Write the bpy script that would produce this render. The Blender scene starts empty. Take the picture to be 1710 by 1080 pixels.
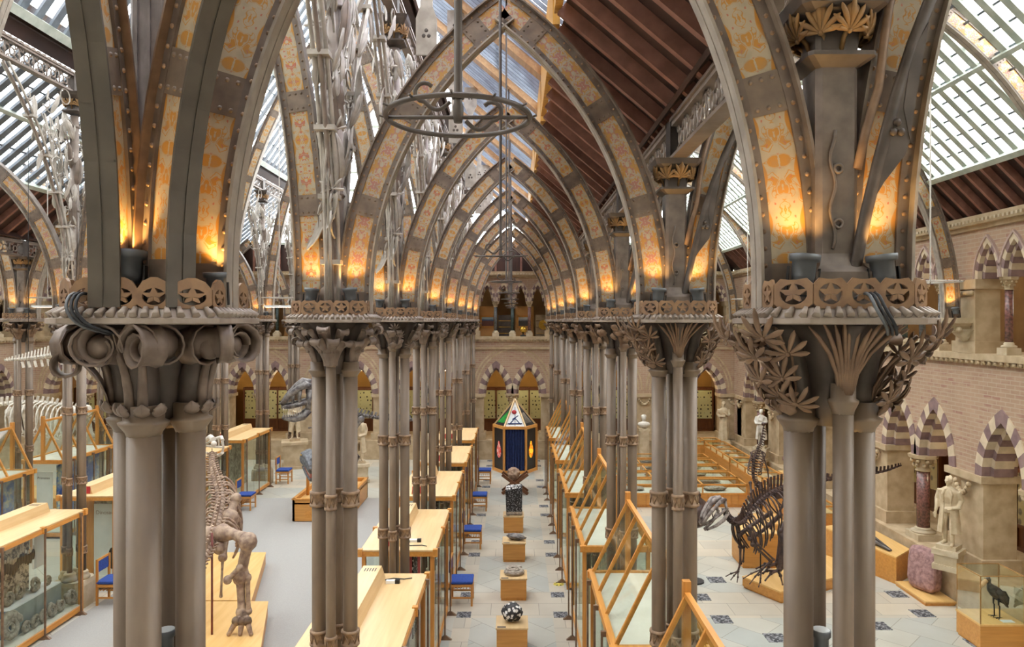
import bpy, bmesh, math, random
from mathutils import Vector, Matrix, noise as mnoise
random.seed(7)
PI = math.pi
scn = bpy.context.scene
COL = scn.collection
# ---------------------------------------------------------------- camera
H = 5.4                      # eye height above the court floor
cam_d = bpy.data.cameras.new('camera')
cam = bpy.data.objects.new('camera', cam_d)
COL.objects.link(cam)
cam.location = (0, 0, H)
cam.rotation_euler = (PI/2, 0, 0)
cam_d.sensor_width = 36
cam_d.lens = 1200/1710*36
cam_d.shift_x = -5/1710
cam_d.shift_y = -4/1710
cam_d.clip_start = 0.05
scn.camera = cam
# ---------------------------------------------------------------- sky and exposure
world = bpy.data.worlds.new('sky')
scn.world = world
world.use_nodes = True
wn = world.node_tree.nodes
wn['Background'].inputs[0].default_value = (1.0, 0.985, 0.955, 1)
wn['Background'].inputs[1].default_value = 10.5
scn.view_settings.view_transform = 'Standard'
scn.view_settings.look = 'None'
scn.view_settings.gamma = 1
scn.view_settings.use_curve_mapping = False
scn.view_settings.exposure = 0.0
scn.cycles.max_bounces = 8
scn.cycles.diffuse_bounces = 5
scn.cycles.glossy_bounces = 3
scn.cycles.transmission_bounces = 4
scn.cycles.transparent_max_bounces = 14
scn.cycles.sample_clamp_indirect = 6
scn.cycles.caustics_reflective = False
scn.cycles.caustics_refractive = False

def WP(x, y, d):             # photo pixel at depth d
    return Vector(((x-860)*d/1200, d, H-(y-536)*d/1200))
def GP(x, y, z=0):           # photo pixel on the plane at height z
    d = 1200*(H-z)/(y-536)
    return Vector(((x-860)*d/1200, d, z))

# ---------------------------------------------------------------- materials
def C(h):
    v = [int(h[i:i+2], 16)/255 for i in (0, 2, 4)]
    return tuple((c/12.92 if c <= .04045 else ((c+.055)/1.055)**2.4) for c in v)+(1,)
class NT:
    def __init__(s, name):
        s.m = bpy.data.materials.new(name); s.m.use_nodes = True
        s.t = s.m.node_tree; s.n = s.t.nodes; s.l = s.t.links
        s.b = s.n['Principled BSDF']; s.out = s.n['Material Output']
    def add(s, ty, **kw):
        n = s.n.new(ty)
        for k, v in kw.items(): setattr(n, k, v)
        return n
    def k(s, a, b): s.l.new(a, b)
    def val(s, sock, v):
        if hasattr(v, 'links') or isinstance(v, bpy.types.NodeSocket): s.l.new(v, sock)
        else: sock.default_value = v
    def math(s, op, a, b=0.0, c=None, clamp=False):
        n = s.add('ShaderNodeMath', operation=op); n.use_clamp = clamp
        s.val(n.inputs[0], a); s.val(n.inputs[1], b)
        if c is not None: s.val(n.inputs[2], c)
        return n.outputs[0]
    def mix(s, f, a, b, mode='MIX'):
        n = s.add('ShaderNodeMix', data_type='RGBA', blend_type=mode)
        s.val(n.inputs[0], f); s.val(n.inputs[6], a); s.val(n.inputs[7], b)
        return n.outputs[2]
    def noise(s, vec, scale, detail=3, dist=0.0, rough=.5):
        n = s.add('ShaderNodeTexNoise'); n.inputs['Scale'].default_value = scale
        n.inputs['Detail'].default_value = detail; n.inputs['Distortion'].default_value = dist
        n.inputs['Roughness'].default_value = rough
        if vec is not None: s.k(vec, n.inputs['Vector'])
        return n.outputs[0]
    def obj(s): return s.add('ShaderNodeTexCoord').outputs['Object']
    def uv(s): return s.add('ShaderNodeTexCoord').outputs['UV']
    def sep(s, v):
        n = s.add('ShaderNodeSeparateXYZ'); s.k(v, n.inputs[0]); return n.outputs
    def comb(s, x, y, z=0.0):
        n = s.add('ShaderNodeCombineXYZ')
        for i, q in enumerate((x, y, z)): s.val(n.inputs[i], q)
        return n.outputs[0]
    def rng(s, v, a, b, c=0.0, d=1.0):
        n = s.add('ShaderNodeMapRange'); s.val(n.inputs[0], v)
        for i, q in enumerate((a, b, c, d)): n.inputs[i+1].default_value = q
        return n.outputs[0]
    def bump(s, h, st=.3, d=.02):
        n = s.add('ShaderNodeBump'); n.inputs['Strength'].default_value = st; n.inputs['Distance'].default_value = d
        s.k(h, n.inputs['Height']); s.k(n.outputs[0], s.b.inputs['Normal'])
    def base(s, c): s.val(s.b.inputs['Base Color'], c)
    def pr(s, rough=.5, metal=0.0, spec=.5):
        s.b.inputs['Roughness'].default_value = rough; s.b.inputs['Metallic'].default_value = metal
        s.b.inputs['Specular IOR Level'].default_value = spec
        return s.m
def plain(name, a, b=None, scale=3, rough=.6, metal=0.0, bump=0.0, stretch=None, detail=4):
    t = NT(name)
    b = b or a
    v = t.obj()
    if stretch:
        mp = t.add('ShaderNodeMapping'); t.k(v, mp.inputs[0]); mp.inputs['Scale'].default_value = stretch; v = mp.outputs[0]
    f = t.noise(v, scale, detail)
    t.base(t.mix(t.rng(f, .35, .65), C(a), C(b)))
    if bump: t.bump(f, bump, .03)
    return t.pr(rough, metal)
def wood(name, a, b, axis=1, scale=1.0, rough=.42):
    t = NT(name)
    st = [9, 9, 9]; st[axis] = .7
    mp = t.add('ShaderNodeMapping'); t.k(t.obj(), mp.inputs[0]); mp.inputs['Scale'].default_value = [q*scale for q in st]
    f = t.noise(mp.outputs[0], 2.2, 5, .6)
    t.base(t.mix(t.rng(f, .3, .7), C(a), C(b)))
    t.bump(f, .06, .01)
    return t.pr(rough)
M = {}
M['iron'] = plain('painted_iron', '8b7d72', '75685e', 6, .45, .15, .08)
M['iron_shaft'] = plain('iron_shaft_paint', '84725f', '6e5e4f', 5, .42, .1, .05, (1, 1, .3))
M['iron_dark'] = plain('dark_iron', '5c524b', '483f39', 7, .5, .2, .1)
M['iron_pale'] = plain('pale_iron', 'b9b2a8', '9d958b', 8, .45, .1, .06)
M['iron_brown'] = plain('brown_iron', '8a6f58', '6d5644', 9, .5, .2, .1)
M['iron_gilt'] = plain('gilt_iron', '9c7748', '7a5c3a', 9, .45, .3, .1)
M['post_iron'] = plain('mottled_post_iron', '857d7c', '625b58', 14, .6, .1, .15, (1, 1, .5))
M['band'] = plain('cast_band', 'a08468', '7b6450', 18, .5, .15, .2)
M['lampgrey'] = plain('lamp_grey', '6f7376', '5f6366', 4, .4, .2)
M['cable'] = plain('cable_rubber', '2a2c30', '1e2023', 4, .6)
M['stone'] = plain('buff_limestone', 'c0ab8c', 'a99474', 4, .8, 0, .12)
M['stone_pale'] = plain('pale_limestone', 'cbbca2', 'b5a486', 5, .8, 0, .1)
M['voussoir_cream'] = plain('cream_voussoir', 'd2c1a6', 'bfae93', 5, .8, 0, .1)
M['voussoir_purple'] = plain('purple_voussoir', '8d7470', '776060', 6, .8, 0, .1)
M['granite_red'] = plain('red_granite', '8c5f58', '5c4440', 22, .25)
M['granite_grey'] = plain('grey_granite', '6a6866', '45474a', 24, .25)
M['granite_green'] = plain('green_marble', '41504c', '2c3836', 14, .25)
M['plaster'] = plain('ochre_plaster', 'b98f4c', 'a87f42', 2, .8)
M['plaster_white'] = plain('white_plaster', 'd8d2c4', 'cbc4b4', 2, .8)
M['timber'] = plain('dark_timber_lining', '43291f', '2e1c17', 5, .65, 0, .1, (1, .25, .25))
M['rafter'] = plain('red_brown_rafter', '94685a', '7c5548', 6, .6, 0, .1)
M['purlin'] = wood('pale_pine', 'c49d70', 'a97f55', 1)
M['fascia'] = wood('yellow_pine', 'd6a24c', 'b98434', 2)
M['bar'] = plain('glazing_bar_paint', 'b9c0b6', '9fa89e', 5, .5)
M['bar_dark'] = plain('dark_glazing_bar', '6f7780', '596069', 5, .5)
M['oak'] = wood('oak_frame', 'd79a4b', 'bf7f36', 1)
M['oak_v'] = wood('oak_upright', 'd0944a', 'b87a38', 2)
M['oak_x'] = wood('oak_panel', 'd59a50', 'c28742', 0)
M['oak_pale'] = wood('pale_birch_board', 'd9bb8a', 'caa877', 1, .6)
M['mahogany'] = wood('dark_cabinet_wood', '6f4424', '552f18', 2)
M['white_base'] = plain('white_liner', 'd6d0c2', 'ccc6b6', 3, .7)
M['blue'] = plain('blue_upholstery', '2c4d9c', '223f86', 30, .85, 0, .1)
M['curtain'] = plain('navy_curtain', '1f2f5e', '17244c', 12, .9)
M['black'] = plain('black_panel', '1d1c1d', '141314', 5, .5)
M['white'] = plain('white_board', 'e4e6e4', 'd9dcda', 3, .6)
M['red'] = plain('red_panel', 'c2363a', 'a82a30', 3, .6)
M['marble'] = plain('white_marble', 'ded9d0', 'cbc5bb', 6, .5, 0, .05)
M['statue'] = plain('limestone_statue', 'd3c2a4', 'bda98a', 6, .75, 0, .1)
M['bone'] = plain('buff_bone', 'b29a82', '80685a', 12, .6, 0, .25)
M['bone_white'] = plain('white_bone', 'e3ded4', 'c4bcae', 9, .6, 0, .15)
M['bone_dark'] = plain('dark_brown_bone', '5a443b', '38292a', 12, .5, 0, .25)
M['bone_grey'] = plain('grey_cast_bone', '8f8a86', '454042', 9, .5, 0, .3)
M['hide'] = plain('grey_reptile_hide', '7d8084', '55585e', 16, .6, 0, .4)
M['mouth'] = plain('pink_mouth', 'b0604e', '934b3e', 8, .5)
M['carpet'] = plain('grey_carpet', 'a7a5a0', '9f9d98', 60, .95, 0, .1)
M['tile_dark'] = plain('dark_floor_grille', '3c3d41', '2e2f33', 30, .5)
M['fossil'] = plain('fossil_stone', 'b3a899', '8a7d70', 18, .7, 0, .3)
M['ammonite'] = plain('ammonite_stone', 'a29a8a', '78705f', 18, .6, 0, .3)
M['pinkstone'] = plain('pink_rough_stone', 'b48f8c', '8b6a6a', 14, .8, 0, .6)
M['crystal'] = plain('banded_rock', 'b89a80', '8a6a55', 9, .5, 0, .3)
M['feather'] = plain('dark_feathers', '55504c', '3a3633', 25, .7, 0, .3)
M['beak'] = plain('beak_horn', 'd8b48a', 'c49a6c', 10, .5)
M['gold'] = plain('gilded_globe', 'd2aa48', 'b88d30', 5, .25, .8)
def speckle(name, a, b, scale, thr, rough=.6):
    t = NT(name)
    v = t.add('ShaderNodeTexVoronoi'); v.inputs['Scale'].default_value = scale
    t.k(t.obj(), v.inputs['Vector'])
    f = t.noise(t.obj(), scale*.7, 3)
    t.base(t.mix(t.rng(t.math('ADD', v.outputs['Distance'], t.math('MULTIPLY', f, .5)), thr-.06, thr+.06), C(a), C(b)))
    t.bump(f, .3, .02)
    return t.pr(rough)
M['breccia'] = speckle('speckled_breccia', 'e6e2de', '2d2b2c', 16, .68)
M['blackstone'] = speckle('black_white_stone', '8d8f93', '1b1c20', 34, .62, .35)
M['grille'] = speckle('pierced_iron_grille', '23252c', '8c8d90', 30, .8)
def glass(name, tint, gl=.08, refl=None):
    t = NT(name)
    tr = t.add('ShaderNodeBsdfTransparent'); tr.inputs[0].default_value = C(tint)
    g = t.add('ShaderNodeBsdfGlossy'); g.inputs['Roughness'].default_value = .04
    g.inputs[0].default_value = (1, 1, 1, 1)
    fr = t.add('ShaderNodeFresnel'); fr.inputs[0].default_value = 1.45
    mx = t.add('ShaderNodeMixShader')
    t.k(t.math('MINIMUM', t.math('MULTIPLY', fr.outputs[0], gl*10), .3), mx.inputs[0])
    t.k(tr.outputs[0], mx.inputs[1]); t.k(g.outputs[0], mx.inputs[2]); t.k(mx.outputs[0], t.out.inputs[0])
    return t.m
M['glass'] = glass('case_glass', 'f2f8f4', .08)
M['roofglass'] = glass('roof_glass', 'f4f8fc', .04)
def roof_pale(name):
    t = NT(name); tr = t.add('ShaderNodeBsdfTransparent'); tl = t.add('ShaderNodeBsdfTranslucent')
    f = t.noise(t.obj(), .9, 4, .8)
    t.k(t.mix(t.rng(f, .45, .62), C('e8eefc'), C('9a93a0')), tr.inputs[0])
    mx = t.add('ShaderNodeMixShader'); mx.inputs[0].default_value = .15
    tl.inputs[0].default_value = C('c8d0e4')
    t.k(tr.outputs[0], mx.inputs[1]); t.k(tl.outputs[0], mx.inputs[2]); t.k(mx.outputs[0], t.out.inputs[0])
    return t.m
M['roofglass_dirty'] = roof_pale('grimy_roof_glass')
def emit(name, c, s):
    t = NT(name); e = t.add('ShaderNodeEmission'); e.inputs[0].default_value = C(c); e.inputs[1].default_value = s
    t.k(e.outputs[0], t.out.inputs[0]); return t.m
M['lamp'] = emit('lit_lamp', 'ffe6b8', 6)
M['lamp_warm'] = emit('lit_floodlight_lens', 'ffc46a', 5)
M['led'] = emit('lit_led_panel', 'fff6e8', 5)
M['daywin'] = emit('daylit_window', 'fff8ee', 4)
def mottle(name, a, b, s):
    t = NT(name); e = t.add('ShaderNodeEmission'); f = t.noise(t.obj(), 9, 2, .6)
    t.k(t.mix(t.rng(f, .42, .58), C(a), C(b)), e.inputs[0]); e.inputs[1].default_value = s; t.k(e.outputs[0], t.out.inputs[0]); return t.m
M['glow_red'] = mottle('backlit_red_glass', 'd8483c', 'f2b0a0', .8)
M['glow_yellow'] = mottle('backlit_yellow_glass', 'e85a18', 'ffd23c', 1.2)
def brick(name, swap):
    t = NT(name); o = t.sep(t.obj())
    v = t.comb(o[1] if swap else o[0], o[2])
    b = t.add('ShaderNodeTexBrick'); t.k(v, b.inputs['Vector'])
    b.inputs['Scale'].default_value = 1; b.inputs['Brick Width'].default_value = .24; b.inputs['Row Height'].default_value = .078
    b.inputs['Mortar Size'].default_value = .008; b.inputs['Bias'].default_value = -.1
    f = t.noise(v, 1.3, 4)
    pn = t.noise(t.comb(t.math('MULTIPLY', o[1] if swap else o[0], 3.0), t.math('MULTIPLY', o[2], 12.0)), 1.0, 1)
    c1 = t.mix(t.rng(f, .35, .65), C('a3866f'), C('b3977f'))
    c2 = t.mix(t.rng(pn, .5, .64), C('ab8f78'), C('9a7064'))
    t.k(c1, b.inputs['Color1']); t.k(c2, b.inputs['Color2']); b.inputs['Mortar'].default_value = C('b3a08a')
    t.base(b.outputs[0]); t.bump(b.outputs[1], -.3, .01)
    return t.pr(.85)
M['brick_y'] = brick('buff_brick_side', True)
M['brick_x'] = brick('buff_brick_end', False)
def floor_mat():
    t = NT('stone_paving'); v = t.obj()
    mp = t.add('ShaderNodeMapping'); t.k(v, mp.inputs[0]); mp.inputs['Rotation'].default_value = (0, 0, PI/4)
    b = t.add('ShaderNodeTexBrick'); t.k(mp.outputs[0], b.inputs['Vector'])
    b.inputs['Scale'].default_value = 1; b.inputs['Brick Width'].default_value = .95; b.inputs['Row Height'].default_value = .62
    b.inputs['Mortar Size'].default_value = .006
    b.inputs['Color1'].default_value = C('c6c3b6'); b.inputs['Color2'].default_value = C('b2b6b0'); b.inputs['Mortar'].default_value = C('928e82')
    c = t.add('ShaderNodeTexBrick'); t.k(v, c.inputs['Vector'])
    c.inputs['Scale'].default_value = 1; c.inputs['Brick Width'].default_value = .9; c.inputs['Row Height'].default_value = .55
    c.inputs['Mortar Size'].default_value = .006
    c.inputs['Color1'].default_value = C('cfc5b2'); c.inputs['Color2'].default_value = C('bfb9ab'); c.inputs['Mortar'].default_value = C('989284')
    o = t.sep(v)
    yy = t.math('PINGPONG', t.math('SUBTRACT', o[1], .1), 1.7)
    strip = t.math('LESS_THAN', yy, .62)
    xs = t.math('ABSOLUTE', t.math('SUBTRACT', o[0], -.05))
    edge = t.math('MULTIPLY', t.math('GREATER_THAN', xs, .74), t.math('LESS_THAN', xs, 1.05))
    f = t.math('MAXIMUM', strip, edge)
    col = t.mix(f, b.outputs[0], c.outputs[0])
    nz = t.noise(v, .8, 4)
    t.base(t.mix(t.rng(nz, .3, .7, 0, .35), col, C('b9b3a6'), 'MULTIPLY'))
    return t.pr(.35)
M['floor'] = floor_mat()
def stencil(name, ground, ochre, red, per, sc, seed):
    # painted leaf stencil, mirrored about the rib's centre line and repeated along it
    t = NT(name); u = t.sep(t.uv())
    pp = t.math('PINGPONG', u[0], per)
    av = t.math('ABSOLUTE', u[1])
    f1 = t.noise(t.comb(pp, av, seed), sc*1.7, .6, 1.8)
    f2 = t.noise(t.comb(pp, av, seed+5.3), sc*1.6, 1, 1.5)
    f3 = t.noise(t.comb(u[0], u[1], 1.0), 14, 3)
    wave = t.math('MULTIPLY_ADD', t.math('SINE', t.math('MULTIPLY', u[0], 2*PI/per)), .014, .078)
    line = t.math('SUBTRACT', 1.0, t.rng(t.math('ABSOLUTE', t.math('SUBTRACT', f1, .5)), .012, .03))
    blob = t.rng(f1, .585, .6)
    a = t.math('MAXIMUM', t.rng(t.math('SUBTRACT', av, wave), 0, .004), t.math('MAXIMUM', line, blob))
    r = t.math('MULTIPLY', t.rng(f2, .585, .6), t.math('LESS_THAN', av, .05))
    col = t.mix(a, C(ground), C(ochre))
    col = t.mix(r, col, C(red))
    t.base(t.mix(t.rng(f3, .5, .8, 0, .45), col, C('8d8474')))
    return t.pr(.55)
M['stencil_a'] = stencil('ochre_acanthus_stencil', 'b9ab93', 'c08a3e', 'bb7560', .24, 7, 2.1)
M['stencil_b'] = stencil('grey_flower_stencil', 'b0a697', 'b98c4c', 'ad7a6e', .18, 9, 7.7)
M['stencil_c'] = stencil('poppy_stencil', 'b4a78f', 'bf8c3e', 'b36b54', .28, 7, 12.9)
def photo_mural(name, kind):
    t = NT(name); v = t.obj()
    f = t.noise(v, 9 if kind else 5, 6, .8, .7); g = t.noise(v, 2.3, 3)
    if kind == 1: c = t.mix(t.rng(f, .42, .58), C('3a3430'), C('d5c9b4'))
    elif kind == 2: c = t.mix(t.rng(g, .42, .6), C('2450a0'), t.mix(t.rng(f, .4, .6), C('7fa0c8'), C('d8d0a0')))
    else: c = t.mix(t.rng(f, .4, .6), C('7a705c'), C('b6b09a'))
    t.base(c); return t.pr(.5)
M['mural_photo'] = photo_mural('crowd_photo_mural', 1)
M['mural_blue'] = photo_mural('blue_map_mural', 2)
M['mural_pattern'] = speckle('black_white_pattern_panel', 'e8e6e4', '1c1a1c', 20, .55)
M['mural_green'] = photo_mural('faded_scene_mural', 0)
def specimen_panel():
    t = NT('pinned_specimen_panel'); v = t.add('ShaderNodeTexVoronoi'); v.inputs['Scale'].default_value = 1
    o = t.sep(t.obj())
    t.k(t.comb(t.math('MULTIPLY', o[0], 7), t.math('MULTIPLY', o[2], 6)), v.inputs['Vector']); v.inputs['Randomness'].default_value = .35
    t.base(t.mix(t.rng(v.outputs['Distance'], .2, .26), C('3c3428'), C('efe6b8')))
    return t.pr(.7)
M['specimens'] = specimen_panel()
def painting(name, sky, sea, land):
    t = NT(name); o = t.sep(t.add('ShaderNodeTexCoord').outputs['Generated'])
    f = t.noise(t.obj(), 4, 4)
    z = t.math('ADD', o[2], t.math('MULTIPLY', t.math('SUBTRACT', f, .5), .25))
    c = t.mix(t.rng(z, .55, .6), C(land), C(sea)); c = t.mix(t.rng(z, .68, .74), c, C(sky))
    t.base(c); return t.pr(.5)
M['painting_a'] = painting('coast_painting', 'a8c4cc', '48688c', '6a4038')
M['painting_b'] = painting('moor_painting', 'b4b8b4', '8a8e90', '504c48')

# ---------------------------------------------------------------- mesh builder
class MB:
    def __init__(s): s.v = []; s.f = []; s.mi = []; s.sm = []; s.uv = {}
    def face(s, idx, mi=0, sm=False, uv=None):
        if uv: s.uv[len(s.f)] = uv
        s.f.append(idx); s.mi.append(mi); s.sm.append(sm)
    def quad(s, a, b, c, d, mi=0, uv=None):
        n = len(s.v); s.v += [tuple(a), tuple(b), tuple(c), tuple(d)]; s.face((n, n+1, n+2, n+3), mi, False, uv)
    def hexa(s, p, mi=0):
        n = len(s.v); s.v += [tuple(q) for q in p]
        for f in ((3, 2, 1, 0), (4, 5, 6, 7), (0, 1, 5, 4), (1, 2, 6, 5), (2, 3, 7, 6), (3, 0, 4, 7)):
            s.face(tuple(n+i for i in f), mi)
        return s
    def box(s, x0, x1, y0, y1, z0, z1, mi=0):
        return s.hexa([(x0, y0, z0), (x1, y0, z0), (x1, y1, z0), (x0, y1, z0), (x0, y0, z1), (x1, y0, z1), (x1, y1, z1), (x0, y1, z1)], mi)
    def cbox(s, c, sx, sy, sz, rot=None, mi=0):
        c = Vector(c); R = rot or Matrix.Identity(3)
        p = [c+R@Vector((a*sx/2, b*sy/2, d*sz/2)) for a, b, d in ((-1, -1, -1), (1, -1, -1), (1, 1, -1), (-1, 1, -1), (-1, -1, 1), (1, -1, 1), (1, 1, 1), (-1, 1, 1))]
        return s.hexa(p, mi)
    def beam(s, a, b, w, h, up=(0, 0, 1), mi=0):
        a = Vector(a); b = Vector(b); d = (b-a).normalized(); up = Vector(up)
        x = d.cross(up)
        if x.length < 1e-4: x = d.cross(Vector((1, 0, 0)))
        x.normalize(); y = x.cross(d)
        q = [a+x*i*w/2+y*j*h/2 for i, j in ((-1, -1), (1, -1), (1, 1), (-1, 1))]
        return s.hexa(q+[p+(b-a) for p in q], mi)
    def tube(s, pts, r, n=8, cap=True, mi=0, sm=True, flat=None):
        pts = [Vector(p) for p in pts]; m = len(pts); rr = r if isinstance(r, (list, tuple)) else [r]*m
        base = len(s.v); px = None
        for i, p in enumerate(pts):
            d = (pts[min(i+1, m-1)]-pts[max(i-1, 0)])
            if d.length < 1e-9: d = Vector((0, 0, 1))
            d.normalize()
            if px is None:
                px = d.orthogonal().normalized() if flat is None else Vector(flat)
            x = px-d*px.dot(d)
            if x.length < 1e-5: x = d.orthogonal()
            x.normalize(); px = x; y = d.cross(x)
            a, b = rr[i] if isinstance(rr[i], tuple) else (rr[i], rr[i])
            for k in range(n):
                t = 2*PI*k/n; s.v.append(tuple(p+x*a*math.cos(t)+y*b*math.sin(t)))
        for i in range(m-1):
            for k in range(n):
                k2 = (k+1) % n; o = base+i*n
                s.face((o+k, o+k2, o+n+k2, o+n+k), mi, sm)
        if cap:
            s.face(tuple(base+n-1-k for k in range(n)), mi); s.face(tuple(base+(m-1)*n+k for k in range(n)), mi)
        return s
    def lathe(s, prof, n=16, c=(0, 0, 0), mi=0, sm=True, cap=True, ph=0.0):
        base = len(s.v); m = len(prof); c = Vector(c)
        for r, z in prof:
            for k in range(n):
                t = 2*PI*k/n+ph; s.v.append((c.x+r*math.cos(t), c.y+r*math.sin(t), c.z+z))
        for i in range(m-1):
            for k in range(n):
                k2 = (k+1) % n; o = base+i*n; s.face((o+k, o+k2, o+n+k2, o+n+k), mi, sm)
        if cap:
            s.face(tuple(base+n-1-k for k in range(n)), mi); s.face(tuple(base+(m-1)*n+k for k in range(n)), mi)
        return s
    def ball(s, c, r, n=10, m=6, mi=0, scale=(1, 1, 1), R=None):
        base = len(s.v); c = Vector(c); R = R or Matrix.Identity(3)
        for i in range(m+1):
            a = PI*i/m
            for k in range(n):
                t = 2*PI*k/n
                s.v.append(tuple(c+R@Vector((r*scale[0]*math.sin(a)*math.cos(t), r*scale[1]*math.sin(a)*math.sin(t), -r*scale[2]*math.cos(a)))))
        for i in range(m):
            for k in range(n):
                k2 = (k+1) % n; o = base+i*n; s.face((o+k, o+k2, o+n+k2, o+n+k), mi, True)
        return s
    def torus(s, c, R, r, n=32, m=8, M3=None, mi=0, a0=0, a1=2*PI):
        c = Vector(c); M3 = M3 or Matrix.Identity(3)
        full = abs(a1-a0-2*PI) < 1e-6
        pts = [c+M3@Vector((R*math.cos(a0+(a1-a0)*i/n), R*math.sin(a0+(a1-a0)*i/n), 0)) for i in range(n+1)]
        return s.tube(pts, r, m, cap=not full, mi=mi)
    def prism(s, poly, fn, d0, d1, mi=0, sides=True):
        # poly: 2D points, fn(u, w, d) -> world; front at d0, back at d1
        n = len(s.v); k = len(poly)
        s.v += [tuple(fn(u, w, d0)) for u, w in poly]+[tuple(fn(u, w, d1)) for u, w in poly]
        s.face(tuple(n+i for i in range(k)), mi); s.face(tuple(n+2*k-1-i for i in range(k)), mi)
        if sides:
            for i in range(k):
                j = (i+1) % k; s.face((n+i, n+k+i, n+k+j, n+j), mi)
        return s
    def strip(s, L, Rr, fn, d0, d1, mi=0):
        # closed band between two point lists of equal length
        for i in range(len(L)-1):
            s.prism([L[i], Rr[i], Rr[i+1], L[i+1]], fn, d0, d1, mi)
        return s
    def merge(s, o, mat=None):
        n = len(s.v)
        s.v += [tuple(mat@Vector(p)) for p in o.v] if mat else o.v
        m = len(s.f)
        for i, f in enumerate(o.f):
            if i in o.uv: s.uv[m+i] = o.uv[i]
            s.f.append(tuple(n+q for q in f)); s.mi.append(o.mi[i]); s.sm.append(o.sm[i])
        return s
    def mesh(s, name, mats):
        me = bpy.data.meshes.new(name)
        me.from_pydata(s.v, [], s.f)
        for m in (mats if isinstance(mats, (list, tuple)) else [mats]): me.materials.append(m)
        me.polygons.foreach_set('material_index', s.mi); me.polygons.foreach_set('use_smooth', s.sm)
        if s.uv:
            u = me.uv_layers.new(name='UVMap')
            for p in me.polygons:
                q = s.uv.get(p.index)
                if q:
                    for li, c in zip(p.loop_indices, q): u.data[li].uv = c
        bm = bmesh.new(); bm.from_mesh(me); bmesh.ops.recalc_face_normals(bm, faces=bm.faces); bm.to_mesh(me); bm.free()
        me.update(); return me
    def build(s, name, mats, parent=None, loc=None):
        o = bpy.data.objects.new(name, s.mesh(name, mats)); COL.objects.link(o)
        if parent is not None: o.parent = parent
        if loc is not None: o.location = loc
        return o
def remesh(o, vs, smooth=6, f=.5):
    m = o.modifiers.new('skin', 'REMESH'); m.mode = 'VOXEL'; m.voxel_size = vs; m.use_smooth_shade = True
    if smooth:
        q = o.modifiers.new('soften', 'SMOOTH'); q.iterations = smooth; q.factor = f
    return o
def bev(o, w=.01, n=2):
    m = o.modifiers.new('edge', 'BEVEL'); m.width = w; m.segments = n; m.limit_method = 'ANGLE'; return o
def tag(o, label, cat, group=None, kind='thing'):
    o['label'] = label; o['category'] = cat; o['kind'] = kind
    if group: o['group'] = group
    return o
def thing(name, label, cat, loc=(0, 0, 0), rz=0, group=None):
    o = bpy.data.objects.new(name, None); o.empty_display_size = .2; COL.objects.link(o)
    o.location = loc; o.rotation_euler = (0, 0, rz)
    return tag(o, label, cat, group)
def struct(o, label=None):
    o['kind'] = 'structure'
    if label: o['label'] = label
    return o
KIDS = {}
def dup(src, loc=None, rz=None, label=None, parent=None, group=None, scale=None):
    kids = [c for c in src.children]
    c = src.copy(); COL.objects.link(c); c.parent = parent
    if loc is not None: c.location = loc
    if rz is not None: c.rotation_euler = (0, 0, rz)
    if scale is not None: c.scale = scale
    if label: c['label'] = label
    if group: c['group'] = group
    for k in kids: dup(k, parent=c)
    return c
def part(mb, name, mat, parent, loc=None): return mb.build(name, mat, parent, loc)
ORD = ['', 'first', 'second', 'third', 'fourth', 'fifth', 'sixth', 'seventh', 'eighth', 'ninth', 'tenth', 'eleventh', 'twelfth']
def PY(k): return 3.4*k+.1
ROWX = [1.53, -1.73, -8.4, -11.7]
XR, XL, YF = 8.6, -18.8, 28.2
def archpts(c, a, s, r, n=12, off=0.0):
    # pointed arch outline from left springing over the apex to right springing
    R = (a*a+r*r)/(2*a)
    th = math.acos(max(-1, min(1, (R-a)/R)))
    L = []
    Ro = R+off
    tho = math.acos((R-a)/Ro)
    for i in range(n+1):
        t = tho*i/n; L.append((c+(R-a)-Ro*math.cos(t), s+Ro*math.sin(t)))
    return L+[(2*c-u, w) for u, w in reversed(L[:-1])]
# ================================================================ the shell of the court
mb = MB(); mb.quad((XL-3, -1, 0), (XR+3, -1, 0), (XR+3, YF+3, 0), (XL-3, YF+3, 0))
floor = struct(mb.build('floor', M['floor']), 'pale stone paved floor of the court')
carpet = MB().box(-7.95, -2.45, .3, 21.9, 0, .012).build('carpet', M['carpet'])
tag(carpet, 'plain grey carpet laid over the stone floor of the wide central court', 'carpet')
def column(parent, fn, u, d, z0, zb, zs, z1, r, shaft_mat, sq):
    g = bpy.data.objects.new('arcade_column', None); COL.objects.link(g); g.parent = parent
    c = fn(u, 0, d)
    b = MB(); b.box(c[0]-sq, c[0]+sq, c[1]-sq, c[1]+sq, z0, z0+(zb-z0)*.55)
    b.lathe([(sq*.95, z0+(zb-z0)*.55), (sq*.98, z0+(zb-z0)*.7), (r*1.25, z0+(zb-z0)*.8), (r*1.35, zb-.03), (r, zb)], 16, (c[0], c[1], 0))
    b.build('base', M['stone_pale'], g)
    MB().lathe([(r, zb), (r, zs)], 16, (c[0], c[1], 0)).build('shaft', shaft_mat, g)
    k = MB(); hh = z1-zs
    k.lathe([(r*1.2, zs), (r*1.25, zs+.04*hh), (r*1.02, zs+.12*hh), (r*1.15, zs+.4*hh), (r*1.7, zs+.72*hh), (r*1.9, zs+.75*hh)], 16, (c[0], c[1], 0))
    for i in range(8):
        t = 2*PI*i/8
        for zz, rr in ((.35, 1.35), (.62, 1.75)):
            k.ball((c[0]+r*rr*math.cos(t+zz), c[1]+r*rr*math.sin(t+zz), zs+zz*hh), r*.34, 6, 4)
    k.lathe([(r*1.95, zs+.75*hh), (r*2.2, zs+.8*hh), (r*2.3, z1)], 8, (c[0], c[1], 0), ph=PI/8, sm=False)
    k.build('capital', M['stone'], g)
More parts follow.
